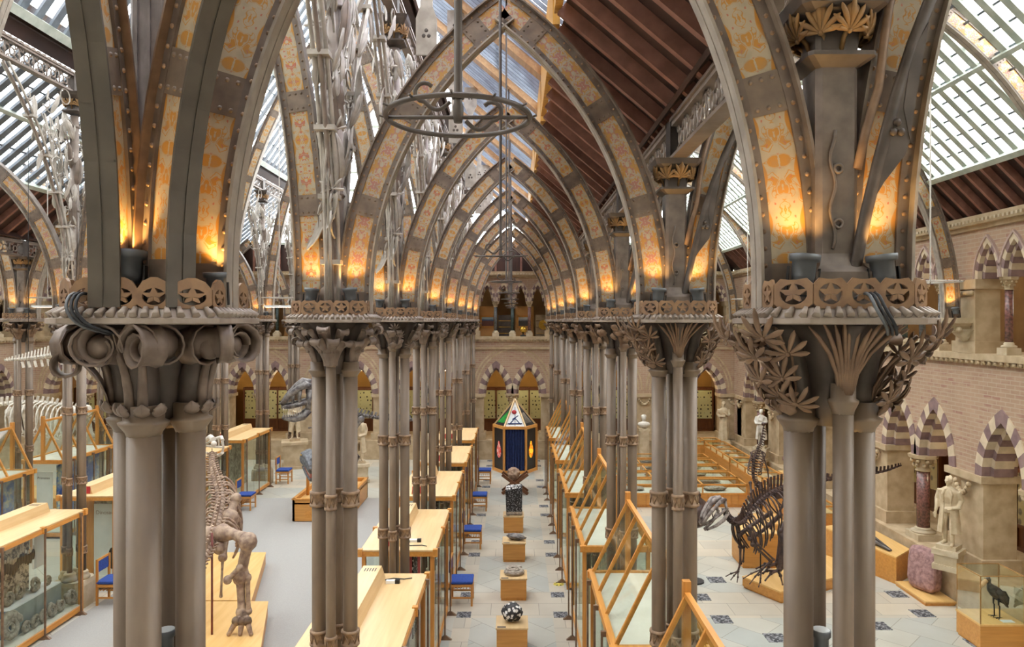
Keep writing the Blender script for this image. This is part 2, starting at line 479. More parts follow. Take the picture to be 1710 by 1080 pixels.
SHAFTS = [M['granite_grey'], M['granite_green'], M['granite_red'], M['granite_grey']]
def arcade_wall(name, fn, bays, brick, solid, lab, dz=2.9, lower=True, cols=True):
    lo = MB(); st = MB(); up = MB()
    u0, u1 = bays[0][0], bays[-1][1]
    a0, a1 = min(u0, solid[0]), max(u1, solid[1])
    for (s0, s1) in ((a0, u0), (u1, a1)):
        if s1-s0 > .05: lo.prism([(s0, .75), (s1, .75), (s1, 7.1), (s0, 7.1)], fn, 0, .6)
    TH = .6
    root = lo
    ringA = []; ringB = []; columns = []; piers = []
    for bi, (b0, b1) in enumerate(bays):
        L = b1-b0; hw = .5; a = (L/2-hw-.15)/2
        cs = [b0+hw+a, b1-hw-a]; s, r, zt = 2.55, 1.05, 4.68
        edges = [b0]
        for c in cs: edges += [c-a, c+a]
        edges += [b1]
        for i in range(0, len(edges), 2): lo.prism([(edges[i], s), (edges[i+1], s), (edges[i+1], zt), (edges[i], zt)], fn, 0, TH, sides=False)
        for c in cs:
            P = archpts(c, a, s, r)
            for i in range(len(P)-1):
                lo.prism([P[i], P[i+1], (P[i+1][0], zt), (P[i][0], zt)], fn, 0, TH, sides=False)
            ringA.append((c, a, s, r))
        if cols: columns.append(((b0+b1)/2, bi))
        piers.append(b0)
        # upper arcade
        n = 4; w = (L-.6)/n; s2, r2 = 6.18, .64; aa = w/2-.075
        cs = [b0+.3+w*(i+.5) for i in range(n)]
        edges = [b0]
        for c in cs: edges += [c-aa, c+aa]
        edges += [b1]
        for i in range(0, len(edges), 2): up.prism([(edges[i], s2), (edges[i+1], s2), (edges[i+1], 7.1), (edges[i], 7.1)], fn, 0, .45, sides=False)
        for c in cs:
            P = archpts(c, aa, s2, r2, 8)
            for i in range(len(P)-1): up.prism([P[i], P[i+1], (P[i+1][0], 7.1), (P[i][0], 7.1)], fn, 0, .45, sides=False)
            ringB.append((c, aa, s2, r2))
        for i in range(1, n): columns.append((b0+.3+w*i, -bi*3-i))
    piers.append(u1)
    lo.merge(up)
    root = lo.build(name, brick)
    struct(root, lab)
    # stone: plinth, piers, string courses, cornice
    st.prism([(a0, 0), (a1, 0), (a1, .75), (a0, .75)], fn, -.2, dz)
    st.prism([(a0, 4.68), (a1, 4.68), (a1, 4.8), (a0, 4.8)], fn, -.1, .62)
    st.prism([(a0, 4.6), (a1, 4.6), (a1, 4.68), (a0, 4.68)], fn, -.05, .0)
    st.prism([(a0, 7.1), (a1, 7.1), (a1, 7.18), (a0, 7.18)], fn, -.06, .5)
    st.prism([(a0, 7.18), (a1, 7.18), (a1, 7.34), (a0, 7.34)], fn, -.16, .5)
    for p in piers:
        st.prism([(p-.5, .75), (p+.5, .75), (p+.5, 2.42), (p-.5, 2.42)], fn, 0, .62)
        st.prism([(p-.58, .75), (p+.58, .75), (p+.58, 1.02), (p-.58, 1.02)], fn, -.07, .66)
        st.prism([(p-.57, 2.42), (p+.57, 2.42), (p+.57, 2.55), (p-.57, 2.55)], fn, -.08, .68)
        st.prism([(p-.3, 4.8), (p+.3, 4.8), (p+.3, 6.0), (p-.3, 6.0)], fn, -.02, .45)
        st.prism([(p-.36, 4.8), (p+.36, 4.8), (p+.36, 5.02), (p-.36, 5.02)], fn, -.06, .5)
        st.prism([(p-.37, 6.0), (p+.37, 6.0), (p+.37, 6.18), (p-.37, 6.18)], fn, -.06, .5)
        for q in range(-4, 5):      # carved leaves on the corbels below the arches
            c = fn(p+q*.05, 2.33-.012*(16-q*q), -.08); st.ball(c, .055, 6, 4)
            c = fn(p+q*.06, 5.93, -.05); st.ball(c, .05, 6, 4)
    n = int((a1-a0)/.16)
    for i in range(n):
        u = a0+.08+i*.16
        st.ball(fn(u, 4.645, -.06), .045, 6, 4)
    part(st, 'stonework', M['stone'], root)
    dn = MB()
    for i in range(int((a1-a0)/.11)):
        dn.cbox(fn(a0+i*.11, 7.24, -.17), .05, .05, .05)
    part(dn, 'dentil_course', M['stone_pale'], root)
    rg = MB()
    for i, (c, a, s, r) in enumerate(ringA):
        for (o0, o1, d0, d1, n) in ((0, .2, -.03, .63, 7), (-.09, 0, .14, .5, 7)):
            I, O = archpts(c, a, s, r, n, o0), archpts(c, a, s, r, n, o1)
            for j in range(len(I)-1): rg.prism([I[j], O[j], O[j+1], I[j+1]], fn, d0, d1, (j if j < n else 2*n-1-j) % 2)
    part(rg, 'striped_arch_rings', [M['voussoir_purple'], M['voussoir_cream']], root)
    rg = MB()
    for i, (c, a, s, r) in enumerate(ringB):
        for (o0, o1, d0, d1, m) in ((.0, .085, -.025, .2, 1), (-.075, 0, .06, .4, 0), (.085, .12, -.05, .05, 2)):
            I, O = archpts(c, a, s, r, 5, o0), archpts(c, a, s, r, 5, o1)
            for j in range(len(I)-1): rg.prism([I[j], O[j], O[j+1], I[j+1]], fn, d0, d1, 2 if m == 2 else ((j if j < 5 else 9-j)+m) % 2)
    part(rg, 'gallery_arch_rings', [M['voussoir_purple'], M['voussoir_cream'], M['voussoir_hood']], root)
    for u, q in columns:
        if q >= 0: column(root, fn, u, .15, .75, 1.0, 2.2, 2.55, .13, SHAFTS[q % 3], .25)
        else: column(root, fn, u, .13, 4.8, 5.03, 5.95, 6.18, .065, SHAFTS[(-q) % 4], .13)
    # gallery rooms behind
    g = MB()
    g.prism([(a0, .75), (a1, .75), (a1, 4.4), (a0, 4.4)], fn, dz, dz+.1)
    part(g, 'lower_back_wall', M['plaster'], root)
    g = MB()
    g.prism([(a0, 4.6), (a1, 4.6), (a1, 7.15), (a0, 7.15)], fn, dz, dz+.1)
    part(g, 'upper_back_wall', M['plaster_up'], root)
    g = MB()
    g.prism([(a0, 4.4), (a1, 4.4), (a1, 4.7), (a0, 4.7)], fn, .6, dz+.1)
    g.prism([(a0, 7.1), (a1, 7.1), (a1, 7.2), (a0, 7.2)], fn, .45, dz+.1)
    part(g, 'gallery_floors', M['stone_pale'], root)
    g = MB()
    for e in (a0, a1-.1): g.prism([(e, .75), (e+.1, .75), (e+.1, 7.15), (e, 7.15)], fn, .5, dz+.1)
    part(g, 'gallery_end_walls', M['plaster_up'], root)
    return root
M['voussoir_hood'] = plain('mauve_hood_stone', 'b7a096', 'a48d84', 5, .8, 0, .1)
M['plaster_up'] = plain('buff_plaster', 'a98c66', '97795a', 2, .8)
fnR = lambda u, w, d: (XR+d, u, w)
fnL = lambda u, w, d: (XL-d, u, w)
fnF = lambda u, w, d: (u, YF+d, w)
wall_r = arcade_wall('wall_right', fnR, [(PY(k), PY(k+1)) for k in range(2, 8)], M['brick_y'], (-.6, YF+3), 'buff brick side wall with striped pointed arches on two storeys')
wall_l = arcade_wall('wall_left', fnL, [(PY(k), PY(k+1)) for k in range(6, 8)], M['brick_y'], (-.6, YF+3), 'buff brick side wall behind the elephant skeleton')
fb = [(XL, -15.1), (-15.1, -11.7), (-11.7, -8.4), (-8.4, -5.065), (-5.065, -1.73), (-1.73, 1.53), (1.53, 5.065), (5.065, XR)]
wall_f = arcade_wall('wall_far', fnF, fb, M['brick_x'], (XL, XR), 'buff brick end wall with pairs of striped arches under an arcaded gallery')
mb = MB()
for b0, b1 in fb:       # relieving arches of lighter brick and the string course of the end wall
    c = (b0+b1)/2; a = (b1-b0)/2-.25
    for off in (0, .13):
        I, O = archpts(c, a, 2.7, 1.6, 12, off), archpts(c, a, 2.7, 1.6, 12, off+.06)
        for j in range(len(I)-1): mb.prism([I[j], O[j], O[j+1], I[j+1]], fnF, -.012, 0)
mb.prism([(XL, 4.3), (XR, 4.3), (XR, 4.38), (XL, 4.38)], fnF, -.06, 0)
part(mb, 'relieving_arches', M['stone'], wall_f)
nw = MB().box(XL-.3, XR+.3, -1.3, -1.0, 0, 15).build('wall_near', M['plaster_white']); struct(nw, 'plain wall behind the viewer')
# timber gable and glazing over the end wall
mb = MB().box(XL, XR, YF+.1, YF+.2, 7.34, 8.4)
g = mb.build('wall_gable', M['timber']); struct(g, 'dark boarded band above the end wall gallery')
mb = MB()
for i in range(54): mb.box(XL+i*.5, XL+i*.5+.08, YF+.02, YF+.1, 7.34, 8.4)
part(mb, 'battens', M['rafter'], g)
mb = MB()
for z in (8.4, 9.1, 9.8, 10.5, 11.2, 12, 13): mb.box(XL, XR, YF+.05, YF+.15, z, z+.09)
for i in range(28): mb.box(XL+i, XL+i+.05, YF+.08, YF+.12, 8.4, 15)
part(mb, 'gable_bars', M['bar'], g)
mb = MB(); mb.quad((XL, YF+.16, 8.4), (XR, YF+.16, 8.4), (XR, YF+.16, 15), (XL, YF+.16, 15))
part(mb, 'gable_glass', M['roofglass'], g)
# ---------------------------------------------------------------- roofs
RY0, RY1 = -1.0, YF+.2
def slope(name, p0, p1, t0, t1, lab, glass='roofglass', bar='bar', gap=.32, bw=.13, cross=.3, timber=True, lift=0.0, purl=(), rgap=.42, y0=RY0, cw=.035):
    """a roof slope from the eave p0=(x,z) up to the ridge p1: boards and rafters to t0, glazing from t0 to t1"""
    P = lambda t, y, h=0.0: Vector((p0[0]+(p1[0]-p0[0])*t, y, p0[1]+(p1[1]-p0[1])*t))+N*h
    L = math.hypot(p1[0]-p0[0], p1[1]-p0[1])
    N = Vector((-(p1[1]-p0[1]), 0, p1[0]-p0[0])).normalized()
    if N.z < 0: N = -N
    mb = MB()
    tb = max(t0, .02)
    mb.hexa([P(-.02, y0, .08), P(tb, y0, .08), P(tb, RY1, .08), P(-.02, RY1, .08), P(-.02, y0, .12), P(tb, y0, .12), P(tb, RY1, .12), P(-.02, RY1, .12)])
    root = struct(mb.build(name, M['timber']), lab)
    if timber:
        for k in range(0, 8):
            r = MB(); ya = PY(k)
            n = int(3.4/rgap)
            for i in range(n):
                y = ya+(i+.5)*3.4/n
                if y < y0: continue
                r.beam(P(0, y, .02), P(tb, y, .02), .07, .12, N)
            part(r, 'rafters', M['rafter'], root)
    if t1 > t0:
        g = MB(); g.quad(P(t0, y0, lift+.1), P(t1, y0, lift+.1), P(t1, RY1, lift+.1), P(t0, RY1, lift+.1))
        part(g, 'glazing', M[glass], root)
        b = MB()
        n = int((RY1-y0)/gap)
        for i in range(n):
            y = y0+(i+.5)*gap
            b.beam(P(t0, y, lift+.06), P(t1, y, lift+.06), bw, .05, N)
        part(b, 'glazing_bars', M[bar], root)
        c = MB()
        n = int(L*(t1-t0)/cross)
        for i in range(1, n):
            t = t0+(t1-t0)*i/n
            c.beam(P(t, y0, lift+.09), P(t, RY1, lift+.09), cw, .015, N)
        part(c, 'pane_laps', M['bar_dark'], root)
    for t, w in purl:
        q = MB().beam(P(t, y0, lift if t > t0+.01 else 0), P(t, RY1, lift if t > t0+.01 else 0), w, w*1.2, N)
        part(q, 'purlin', M['bar'], root)
    return root, P
RIDGE = 10.9
sR, _ = slope('ceiling_outer', (XR, 7.34), (5.06, RIDGE), .2, 1, 'glazed roof slope with boarded foot above the side wall', purl=((.2, .1), (.5, .07), (.8, .07)))
s2, _ = slope('ceiling_outer_inner', (1.53, 7.34), (5.06, RIDGE), .2, 1, 'glazed roof slope rising from the valley beside the tiled aisle', purl=((.2, .1), (.5, .07)))
# lean-to over the tiled aisle: boards below, raised glazing above
XB = .42; TB = (1.53-XB)/(1.53+1.73)
s3, P3 = slope('ceiling_aisle', (1.53, 7.34), (-1.73, 10.1), TB, 1, 'dark boarded roof slope with grimy glazing over the tiled aisle', glass='roofglass_dirty', bar='bar_dark', gap=.17, bw=.018, cross=1.2, lift=.5, rgap=.48)
for k in range(0, 8):
    q = MB()
    for y in (PY(k), PY(k)+1.7):
        q.beam(P3(TB, y, .47), P3(1, y, .47), .26, .1, (0, 0, 1))
    part(q, 'pine_rafters', M['purlin'], s3)
z = P3(TB, 0).z
for k in range(0, 8):
    part(MB().box(XB-.05, XB+.02, PY(k)+.12, PY(k+1)-.12, z+.02, z+.74), 'pine_fascia', M['fascia'], s3)
for xx, sgn in ((-1.73, 1), (-8.4, -1)):
    part(MB().box(xx-.06, xx+.06, RY0, RY1, 10.45, 10.85), 'clerestory_board', M['timber'], s3)
s4, _ = slope('ceiling_nave', (-1.73, 10.5), (-5.065, 15.2), .06, 1, 'glazed central roof slope facing the side wall', bar='bar_dark', gap=.4, bw=.14, cross=.5, timber=False)
s5, _ = slope('ceiling_nave_inner', (-8.4, 10.3), (-5.065, 15.2), .06, 1, 'glazed central roof slope above the carpeted court', bar='bar_dark', gap=.4, bw=.16, cross=.6, timber=False, purl=((.05, .16), (.45, .12)))
s6, _ = slope('ceiling_aisle_inner', (-11.7, 7.34), (-8.4, 10.1), .36, 1, 'boarded and glazed lean-to roof on the elephant side', bar='bar_dark', gap=.34, bw=.15, cross=.6, rgap=.48, purl=((.36, .1), (.7, .08)))
s7, _ = slope('ceiling_edge_inner', (-11.7, 7.34), (-15.1, RIDGE), .25, 1, 'glazed roof slope over the elephant skeleton', timber=False)
s8, _ = slope('ceiling_edge', (XL, 7.34), (-15.1, RIDGE), .25, 1, 'glazed roof slope with boarded foot above the elephant side wall', rgap=.6)
# ================================================================ iron piers
ROWN = ['fossil-table side of the tiled aisle', 'carpet side of the tiled aisle', 'far side of the carpet', 'elephant side']
def leaf_sheet(path, widths, th=.006, cup=.0, side=None):
    """a bent metal leaf: a strip along path (list of Vector) with half widths"""
    m = MB(); n = len(path); sd = Vector(side) if side else Vector((1, 0, 0))
    rows = []
    for i, p in enumerate(path):
        d = (path[min(i+1, n-1)]-path[max(i-1, 0)]).normalized(); nn = d.cross(sd).normalized()
        w = widths[i]
        rows.append([p-sd*w+nn*cup*w, p-sd*w*.5, p+nn*(-cup*w*.4), p+sd*w*.5, p+sd*w+nn*cup*w])
    for off in (0, 1):
        for r in range(n):
            for q in rows[r]:
                i = r
                d = (path[min(i+1, n-1)]-path[max(i-1, 0)]).normalized(); nn = d.cross(sd).normalized()
                m.v.append(tuple(q+nn*th*(off-.5)))
    K = 5*n
    for r in range(n-1):
        for c in range(4):
            a = r*5+c
            m.face((a, a+1, a+6, a+5), 0, True); m.face((K+a, K+a+5, K+a+6, K+a+1), 0, True)
        for c in (0, 4):
            a = r*5+c; m.face((a, a+5, K+a+5, K+a))
    return m
def spiral_leaf(h, out, rad, w, turns=1.3, w0=.4):
    # rises h, leans out (along -y), then rolls up on itself
    P = []; Wd = []
    for i in range(7):
        t = i/6; P.append(Vector((0, -out*t*t, h*t))); Wd.append(w*(w0+(1-w0)*t))
    c = P[-1]+Vector((0, -rad, 0))
    n = 16
    for i in range(1, n+1):
        a = 2*PI*turns*i/n; r = rad*(1-.55*i/n)
        P.append(c+Vector((0, r*math.cos(a), r*math.sin(a)))); Wd.append(w*(1+.25*math.sin(PI*i/n)-.5*i/n))
    return leaf_sheet(P, Wd, .008, .18)
def palm_leaf(R, n=7, spread=3.1):
    m = MB()
    for i in range(n):
        a = (i-(n-1)/2)*spread/(n-1)*1.15; L = R*(1-.12*abs(i-(n-1)/2))
        d = Vector((math.sin(a), 0, math.cos(a))); s = Vector((math.cos(a), 0, -math.sin(a)))
        P = [d*L*t+Vector((0, -.25*L*math.sin(PI*t)*.5, 0)) for t in (0, .3, .6, .85, 1)]
        m.merge(leaf_sheet(P, [R*.02, R*.055, R*.085, R*.075, R*.012], .006, .25, s))
    m.ball((0, -.005, 0), R*.09, 6, 4)
    return m
def broad_leaf(R, wd=1.0, bend=.3):
    m = MB()
    pr = [q*wd for q in (.1, .42, .5, .44, .5, .34, .04)]
    P = [Vector((0, -bend*R*math.sin(PI*i/6*.9), R*i/6)) for i in range(7)]
    m.merge(leaf_sheet(P, [R*q for q in pr], .007, .2))
    m.tube([p+Vector((0, -.006, 0)) for p in P], R*.02, 5)
    return m
def place(dst, src, pos, az, tilt=0.0, roll=0.0, s=1.0):
    # az: direction the leaf faces (angle in xy), tilt > 0 leans it outwards
    Mx = Matrix.Translation(Vector(pos))@Matrix.Rotation(az+PI/2, 4, 'Z')@Matrix.Rotation(tilt, 4, 'X')@Matrix.Rotation(roll, 4, 'Y')@Matrix.Scale(s, 4)
    dst.merge(src, Mx)
def octo(h, c):
    return [(h, -h+c), (h, h-c), (h-c, h), (-h+c, h), (-h, h-c), (-h, -h+c), (-h+c, -h), (h-c, -h)]
def loft(m, rings, cap=True):
    n = len(rings[0][0]); b = len(m.v)
    for P, z in rings: m.v += [(x, y, z) for x, y in P]
    for i in range(len(rings)-1):
        for k in range(n):
            k2 = (k+1) % n; o = b+i*n; m.face((o+k, o+k2, o+n+k2, o+n+k))
    if cap:
        m.face(tuple(b+n-1-k for k in range(n))); m.face(tuple(b+(len(rings)-1)*n+k for k in range(n)))
def crown_panel(m, a, b, z0, z1, style):
    # pierced cresting: plate with round or pointed holes holding a trefoil leaf
    a = Vector((a[0], a[1], 0)); b = Vector((b[0], b[1], 0)); L = (b-a).length; d = (b-a)/L; nrm = Vector((d.y, -d.x, 0))
    fn = lambda u, w, q: a+d*u+Vector((0, 0, w))+nrm*q
    n = max(1, round(L/.16)); w = L/n; hh = z1-z0
    for i in range(n):
        c = w*(i+.5); cz = z0+hh*.5; rx, rz = w*.36, hh*.36
        N = 16; hole = []; rect = []
        for k in range(N):
            t = 2*PI*k/N+PI/N; x, z = math.cos(t), math.sin(t)
            sq = 1/max(abs(x), abs(z))
            hole.append((c+rx*x*(1 if style else 1), cz+rz*z))
            top = 0
            if z > 0:
                xx = max(-1, min(1, x*sq)); top = (hh*.34*(1-abs(xx)**1.5) if style == 1 else hh*.09*math.cos(xx*PI*2.5))
            rect.append((c+w/2*max(-1, min(1, x*sq)), cz+hh/2*max(-1, min(1, z*sq))+top*max(0, min(1, z*sq))))
        for k in range(N):
            k2 = (k+1) % N; m.prism([hole[k], rect[k], rect[k2], hole[k2]], fn, -.006, .006)
        for ang, s in ((0, 1.0), (1.15, .95), (-1.15, .95), (2.5, .8), (-2.5, .8)):
            dx, dz = math.sin(ang), math.cos(ang); px, pz = dz, -dx
            q = [(c+(dx*t+px*e)*rx*s, cz+(dz*t+pz*e)*rz*s) for t, e in ((0, 0), (.45, .3), (1.05, 0.08), (1.05, -.08), (.45, -.3))]
            m.prism(q, fn, -.005, .008)
def necking(m, r, z, c, h=.09):
    m.lathe([(r, z-h*.6), (r*1.08, z-h*.4), (r*1.45, z), (r*1.5, z+.012), (r*1.2, z+.02), (r*1.2, z+h)], 16, (c[0], c[1], 0))
def band(m, r, z, c):
    m.lathe([(r*1.05, z-.075), (r*1.3, z-.07), (r*1.32, z-.05), (r*1.15, z-.045), (r*1.15, z+.045), (r*1.32, z+.05), (r*1.3, z+.07), (r*1.05, z+.075)], 16, (c[0], c[1], 0))
    n = 8
    for i in range(n):
        p = []
        for q, zz in ((0, -.04), (.5, .04), (1, -.04)):
            t = 2*PI*(i+q)/n; p.append(Vector((c[0]+r*1.19*math.cos(t), c[1]+r*1.19*math.sin(t), z+zz)))
        m.tube(p, .007, 4)
def foliage(style, big, slim):
    """mesh of the leaves clothing one pier's capitals; returns list of (mesh builder) leaves"""
    L = []
    cs = [((-.15, 0), PI), ((.15, 0), 0), ((0, -.15), -PI/2), ((0, .15), PI/2)]
    rnd = random.Random(style)
    if style == 'scroll':
        heads = [spiral_leaf(.02, .0, .105, .055, 1.5, .8), spiral_leaf(.03, .0, .09, .075, 1.2, .7), spiral_leaf(.02, .01, .115, .03, 1.1, .6)]
        sm = spiral_leaf(.22, .1, .07, .05, 1.2)
        for (x, y), az in cs:
            for da, s in ((-.42, 1), (.42, 1.0)):
                m = MB(); a = az+da
                px, py = x+.15*math.cos(a), y+.15*math.sin(a); tw = a+(1.05 if da > 0 else -1.05)
                for hi, hd in enumerate(heads): place(m, hd, (px-.05*math.cos(tw), py-.05*math.sin(tw), 5.26), tw+(hi-1)*.5, 0, 0, 1.0)
                m.ball((px+.055*math.cos(tw), py+.055*math.sin(tw), 5.28), .062, 10, 8); 
                P = [Vector((x+(.07+.1*t*t)*math.cos(a), y+(.07+.1*t*t)*math.sin(a), 4.98+.36*t)) for t in (0, .25, .5, .75, 1)]
                m.tube(P, [.026, .024, .02, .016, .012], 6); L.append(m)
            for da in (-1.1, -.4, .4, 1.1):
                m = MB(); a = az+da; place(m, broad_leaf(.07), (x+.088*math.cos(a), y+.088*math.sin(a), 4.96), a, .35); L.append(m)
        m = MB(); place(m, sm, (-.22, -.05, 4.97), PI+.3, 0, 0, 1.0); L.append(m)
    elif style == 'palmate':
        for (x, y), az in cs:
            if (x, y) == (0, -.15):
                for i in range(11):     # bulrush blades in front
                    a = az+(i-5)*.2; b = .04+.17*abs(i-5)/5; h = .30+.06*rnd.random()
                    P = [Vector((x+(.05+b*t*t)*math.cos(a)*(.7+.3*t), y+(.05+b*t*t)*math.sin(a), 5.06+h*t)) for t in (0, .3, .6, .85, 1)]
                    m = MB(); m.tube(P, [(.006, .009), (.009, .011), (.008, .011), (.011, .011), (.003, .003)], 6); L.append(m)
                continue
            for i, (da, z, o) in enumerate(((-.9, 5.04, .10), (-.2, 5.02, .11), (.5, 5.06, .1), (1.1, 5.03, .1), (-.6, 5.14, .14), (.15, 5.13, .15), (.8, 5.15, .14), (-1.0, 5.24, .19), (-.3, 5.26, .22), (.4, 5.25, .21), (1.0, 5.27, .18), (-.05, 5.33, .27), (.7, 5.34, .25), (-.7, 5.33, .25))):
                a = az+da; m = MB()
                place(m, palm_leaf(.135+.03*rnd.random()), (x+1.25*o*math.cos(a), y+1.25*o*math.sin(a), z-.02), a, .25+.5*rnd.random(), rnd.uniform(-.5, .5))
                P = [Vector((x+(.05+(o-.05)*t*t)*math.cos(a), y+(.05+(o-.05)*t*t)*math.sin(a), 4.98+(z-4.98)*t)) for t in (0, .4, .8, 1)]
                m.tube(P, .007, 5); L.append(m)
            for da in (-.75, 0, .75):
                m = MB(); a = az+da
                place(m, broad_leaf(.09), (x+.082*math.cos(a), y+.082*math.sin(a), 4.95), a, .3); L.append(m)
            for da, z in ((-.5, 5.22), (.45, 5.3)):
                a = az+da; o = .2; m = MB()
                c = Vector((x+o*math.cos(a), y+o*math.sin(a), z)); d = Vector((math.cos(a), math.sin(a), .1))
                m.tube([c, c+d*.03, c+d*.06, c+d*.075], [.01, .02, .03, .032], 8, cap=False); L.append(m)
    else:
        k = int(style[-1])
        for (x, y), az in cs:
            if k % 2 == 0:
                for da, z, s in ((-1.0, 4.98, 1), (-.35, 4.98, 1.1), (.35, 4.98, 1.1), (1.0, 4.98, 1), (-.7, 5.1, .95), (0, 5.1, 1.05), (.7, 5.1, .95)):
                    m = MB(); a = az+da; o = .06+(z-4.98)*.5
                    place(m, spiral_leaf(.2, .11, .035, .05, .8, .6), (x+o*math.cos(a), y+o*math.sin(a), z), a, 0, 0, s); L.append(m)
            else:
                for i in range(9):
                    a = az+rnd.uniform(-1.2, 1.2); z = 5.0+.3*rnd.random(); o = .08+.2*(z-5)/.3*(.6+.4*rnd.random()); m = MB()
                    place(m, broad_leaf(.12) if (i+k) % 3 else palm_leaf(.11), (x+o*math.cos(a), y+o*math.sin(a), z), a, .5, rnd.uniform(-.8, .8)); L.append(m)
                for i in range(3):
                    a = az+(i-1)*.6; m = MB(); place(m, spiral_leaf(.24, .12, .035, .04, .8, .5), (x+.05*math.cos(a), y+.05*math.sin(a), 5.0), a); L.append(m)
    return L
def make_pier(style, row, k, mats):
    t = thing('iron_pier', 'x', 'column', (ROWX[row], PY(k), 0))
    tall = row in (1, 2)
    big = .068; slim = .075 if style == 'scroll' else .046
    b = MB()
    loft(b, [(octo(.3, .11), 0), (octo(.3, .11), .42), (octo(.29, .11), .46), (octo(.28, .1), .5)])
    for (x, y) in ((-.15, 0), (.15, 0), (0, -.15), (0, .15)):
        b.lathe([(.13, .5), (.14, .53), (.13, .57), (.1, .6), (.11, .63), (.085, .66)], 14, (x, y, 0))
    part(b, 'base', M['stone_pale'], t)
    for i, (x, y, r) in enumerate(((-.15, 0, big), (.15, 0, big), (0, -.15, slim), (0, .15, slim))):
        zt = 4.92 if (i < 2 or style == 'scroll') else 5.02
        s = MB(); s.lathe([(r, .6), (r, zt)], 20, (x, y, 0)); necking(s, r, zt, (x, y))
        so = part(s, 'shaft', mats['shaft'], t)
        for z in (1.05, 2.37, 3.7):
            if k <= 1 and z < 3.8: continue
            if style == 'scroll': continue
            q = MB(); band(q, r, z, (x, y)); part(q, 'shaft_ring', mats['band'], so)
    c = MB()
    for i, (x, y, r) in enumerate(((-.15, 0, big), (.15, 0, big), (0, -.15, slim), (0, .15, slim))):
        P = [Vector((x*(1+.5*q*q), y*(1+.5*q*q), 4.98+.42*q)) for q in (0, .3, .6, .85, 1)]
        c.tube(P, [r*.95, r*.95, r*1.0, r*1.2, r*1.6], 12)
    c.lathe([(.1, 4.9), (.12, 5.1), (.17, 5.3), (.27, 5.4)], 12)
    co = part(c, 'capital', M['iron_dark'], t)
    leaves = foliage(style, big, slim)
    if style in ('scroll', 'palmate'):
        for m in leaves: part(m, 'capital_leaf', mats['leaf'], co)
    else:
        m = MB()
        for q in leaves: m.merge(q)
        part(m, 'capital_foliage', mats['leaf'], co)
    a = MB()
    loft(a, [(octo(.385, .14), 5.385), (octo(.395, .14), 5.39), (octo(.395, .14), 5.412), (octo(.385, .14), 5.416), (octo(.345, .125), 5.455), (octo(.34, .12), 5.46)])
    P = octo(.392, .14)
    for i in range(8):
        p, q = Vector(P[i]+(0,)), Vector(P[(i+1) % 8]+(0,)); L = (q-p).length; n = max(2, int(L/.05))
        for j in range(n):
            u = p+(q-p)*((j+.5)/n); v = u*.9
            a.tube([Vector((u.x, u.y, 5.424)), Vector((v.x, v.y, 5.458))], [.019, .012], 5)
    part(a, 'abacus', mats['abacus'], t)
    cr = MB(); P = octo(.345, .125)
    for i in range(8): crown_panel(cr, P[i], P[(i+1) % 8], 5.455, 5.585 if style != 'scroll' else 5.56, 1 if style == 'scroll' else 0)
    part(cr, 'pierced_cresting', mats['crest'], t)
    p = MB()
    if tall:
        if style == 'scroll':
            loft(p, [(octo(.1, .02), 5.46), (octo(.1, .02), 9.72)])
            for y in (-.1,):
                for x in (-.06, 0, .06): p.box(x-.006, x+.006, y-.008, y, 5.46, 9.7)
        else:
            p.lathe([(.14, 5.46), (.14, 5.7), (.1, 5.74), (.085, 5.8), (.075, 9.3)], 12)
            for z in (6.6, 7.5, 8.4, 9.1): p.lathe([(.08, z-.03), (.1, z), (.08, z+.03)], 12, cap=False)
            for z, a in ((7.2, -1.2), (7.5, -2.2), (8.0, -.4), (8.3, -1.8), (8.7, -2.6), (6.5, -1.7)):
                place(p, broad_leaf(.5, .3, .05), (.08*math.cos(a), .08*math.sin(a), z), a, .12)
        top = 9.72; zc = 9.35
    else:
        loft(p, [(octo(.16, .03), 5.46), (octo(.16, .03), 5.63), (octo(.13, .03), 5.66), (octo(.1, .025), 5.72), (octo(.1, .025), 6.62)])
        W = [Vector((-.03+.013*math.sin(i*.9), -.108, 5.74+.035*i)) for i in range(17)]
        p.tube(W, .008, 5)
        for z in (5.86, 6.12): p.torus((-.005, -.11, z), .02, .008, 10, 5, Matrix.Rotation(PI/2, 3, 'X'))
        top = 6.92; zc = 6.62
    part(p, 'post', M['post_iron'] if style == 'scroll' else mats['post'] if tall else M['post_brown'], t)
    q = MB()
    loft(q, [(octo(.1, .02), zc-.02), (octo(.16, .02), zc+.02), (octo(.16, .02), zc+.04), (octo(.1, .02), zc+.05), (octo(.11, .02), zc+.2), (octo(.2, .03), top-.05), (octo(.22, .03), top)])
    qo = part(q, 'post_capital', M['iron_dark'], t)
    for i in range(8):
        m = MB(); a = i*PI/4-PI/2+.15
        place(m, palm_leaf(.15, 7, 2.4), (.16*math.cos(a), .16*math.sin(a), zc+.13), a, .3); place(m, broad_leaf(.13, .7, .1), (.155*math.cos(a), .155*math.sin(a), zc+.13), a, .3); m.tube([(.09*math.cos(a), .09*math.sin(a), zc+.05), (.12*math.cos(a), .12*math.sin(a), zc+.12), (.17*math.cos(a), .17*math.sin(a), zc+.17)], .012, 5)
        part(m, 'post_leaf', M['iron_gilt'], qo)
    return t
MT = {'shaft': M['iron_shaft'], 'band': M['band'], 'leaf': M['iron_brown'], 'abacus': M['iron_pale2'] if 'iron_pale2' in M else M['iron'], 'crest': M['iron_brown'], 'post': M['iron']}
MT['crest'] = plain('tan_iron_cresting', '977757', '7b5f49', 9, .5, .15, .1)
MT['abacus'] = plain('grey_brown_abacus', 'a3968a', '8b7d71', 9, .5, .1, .1)
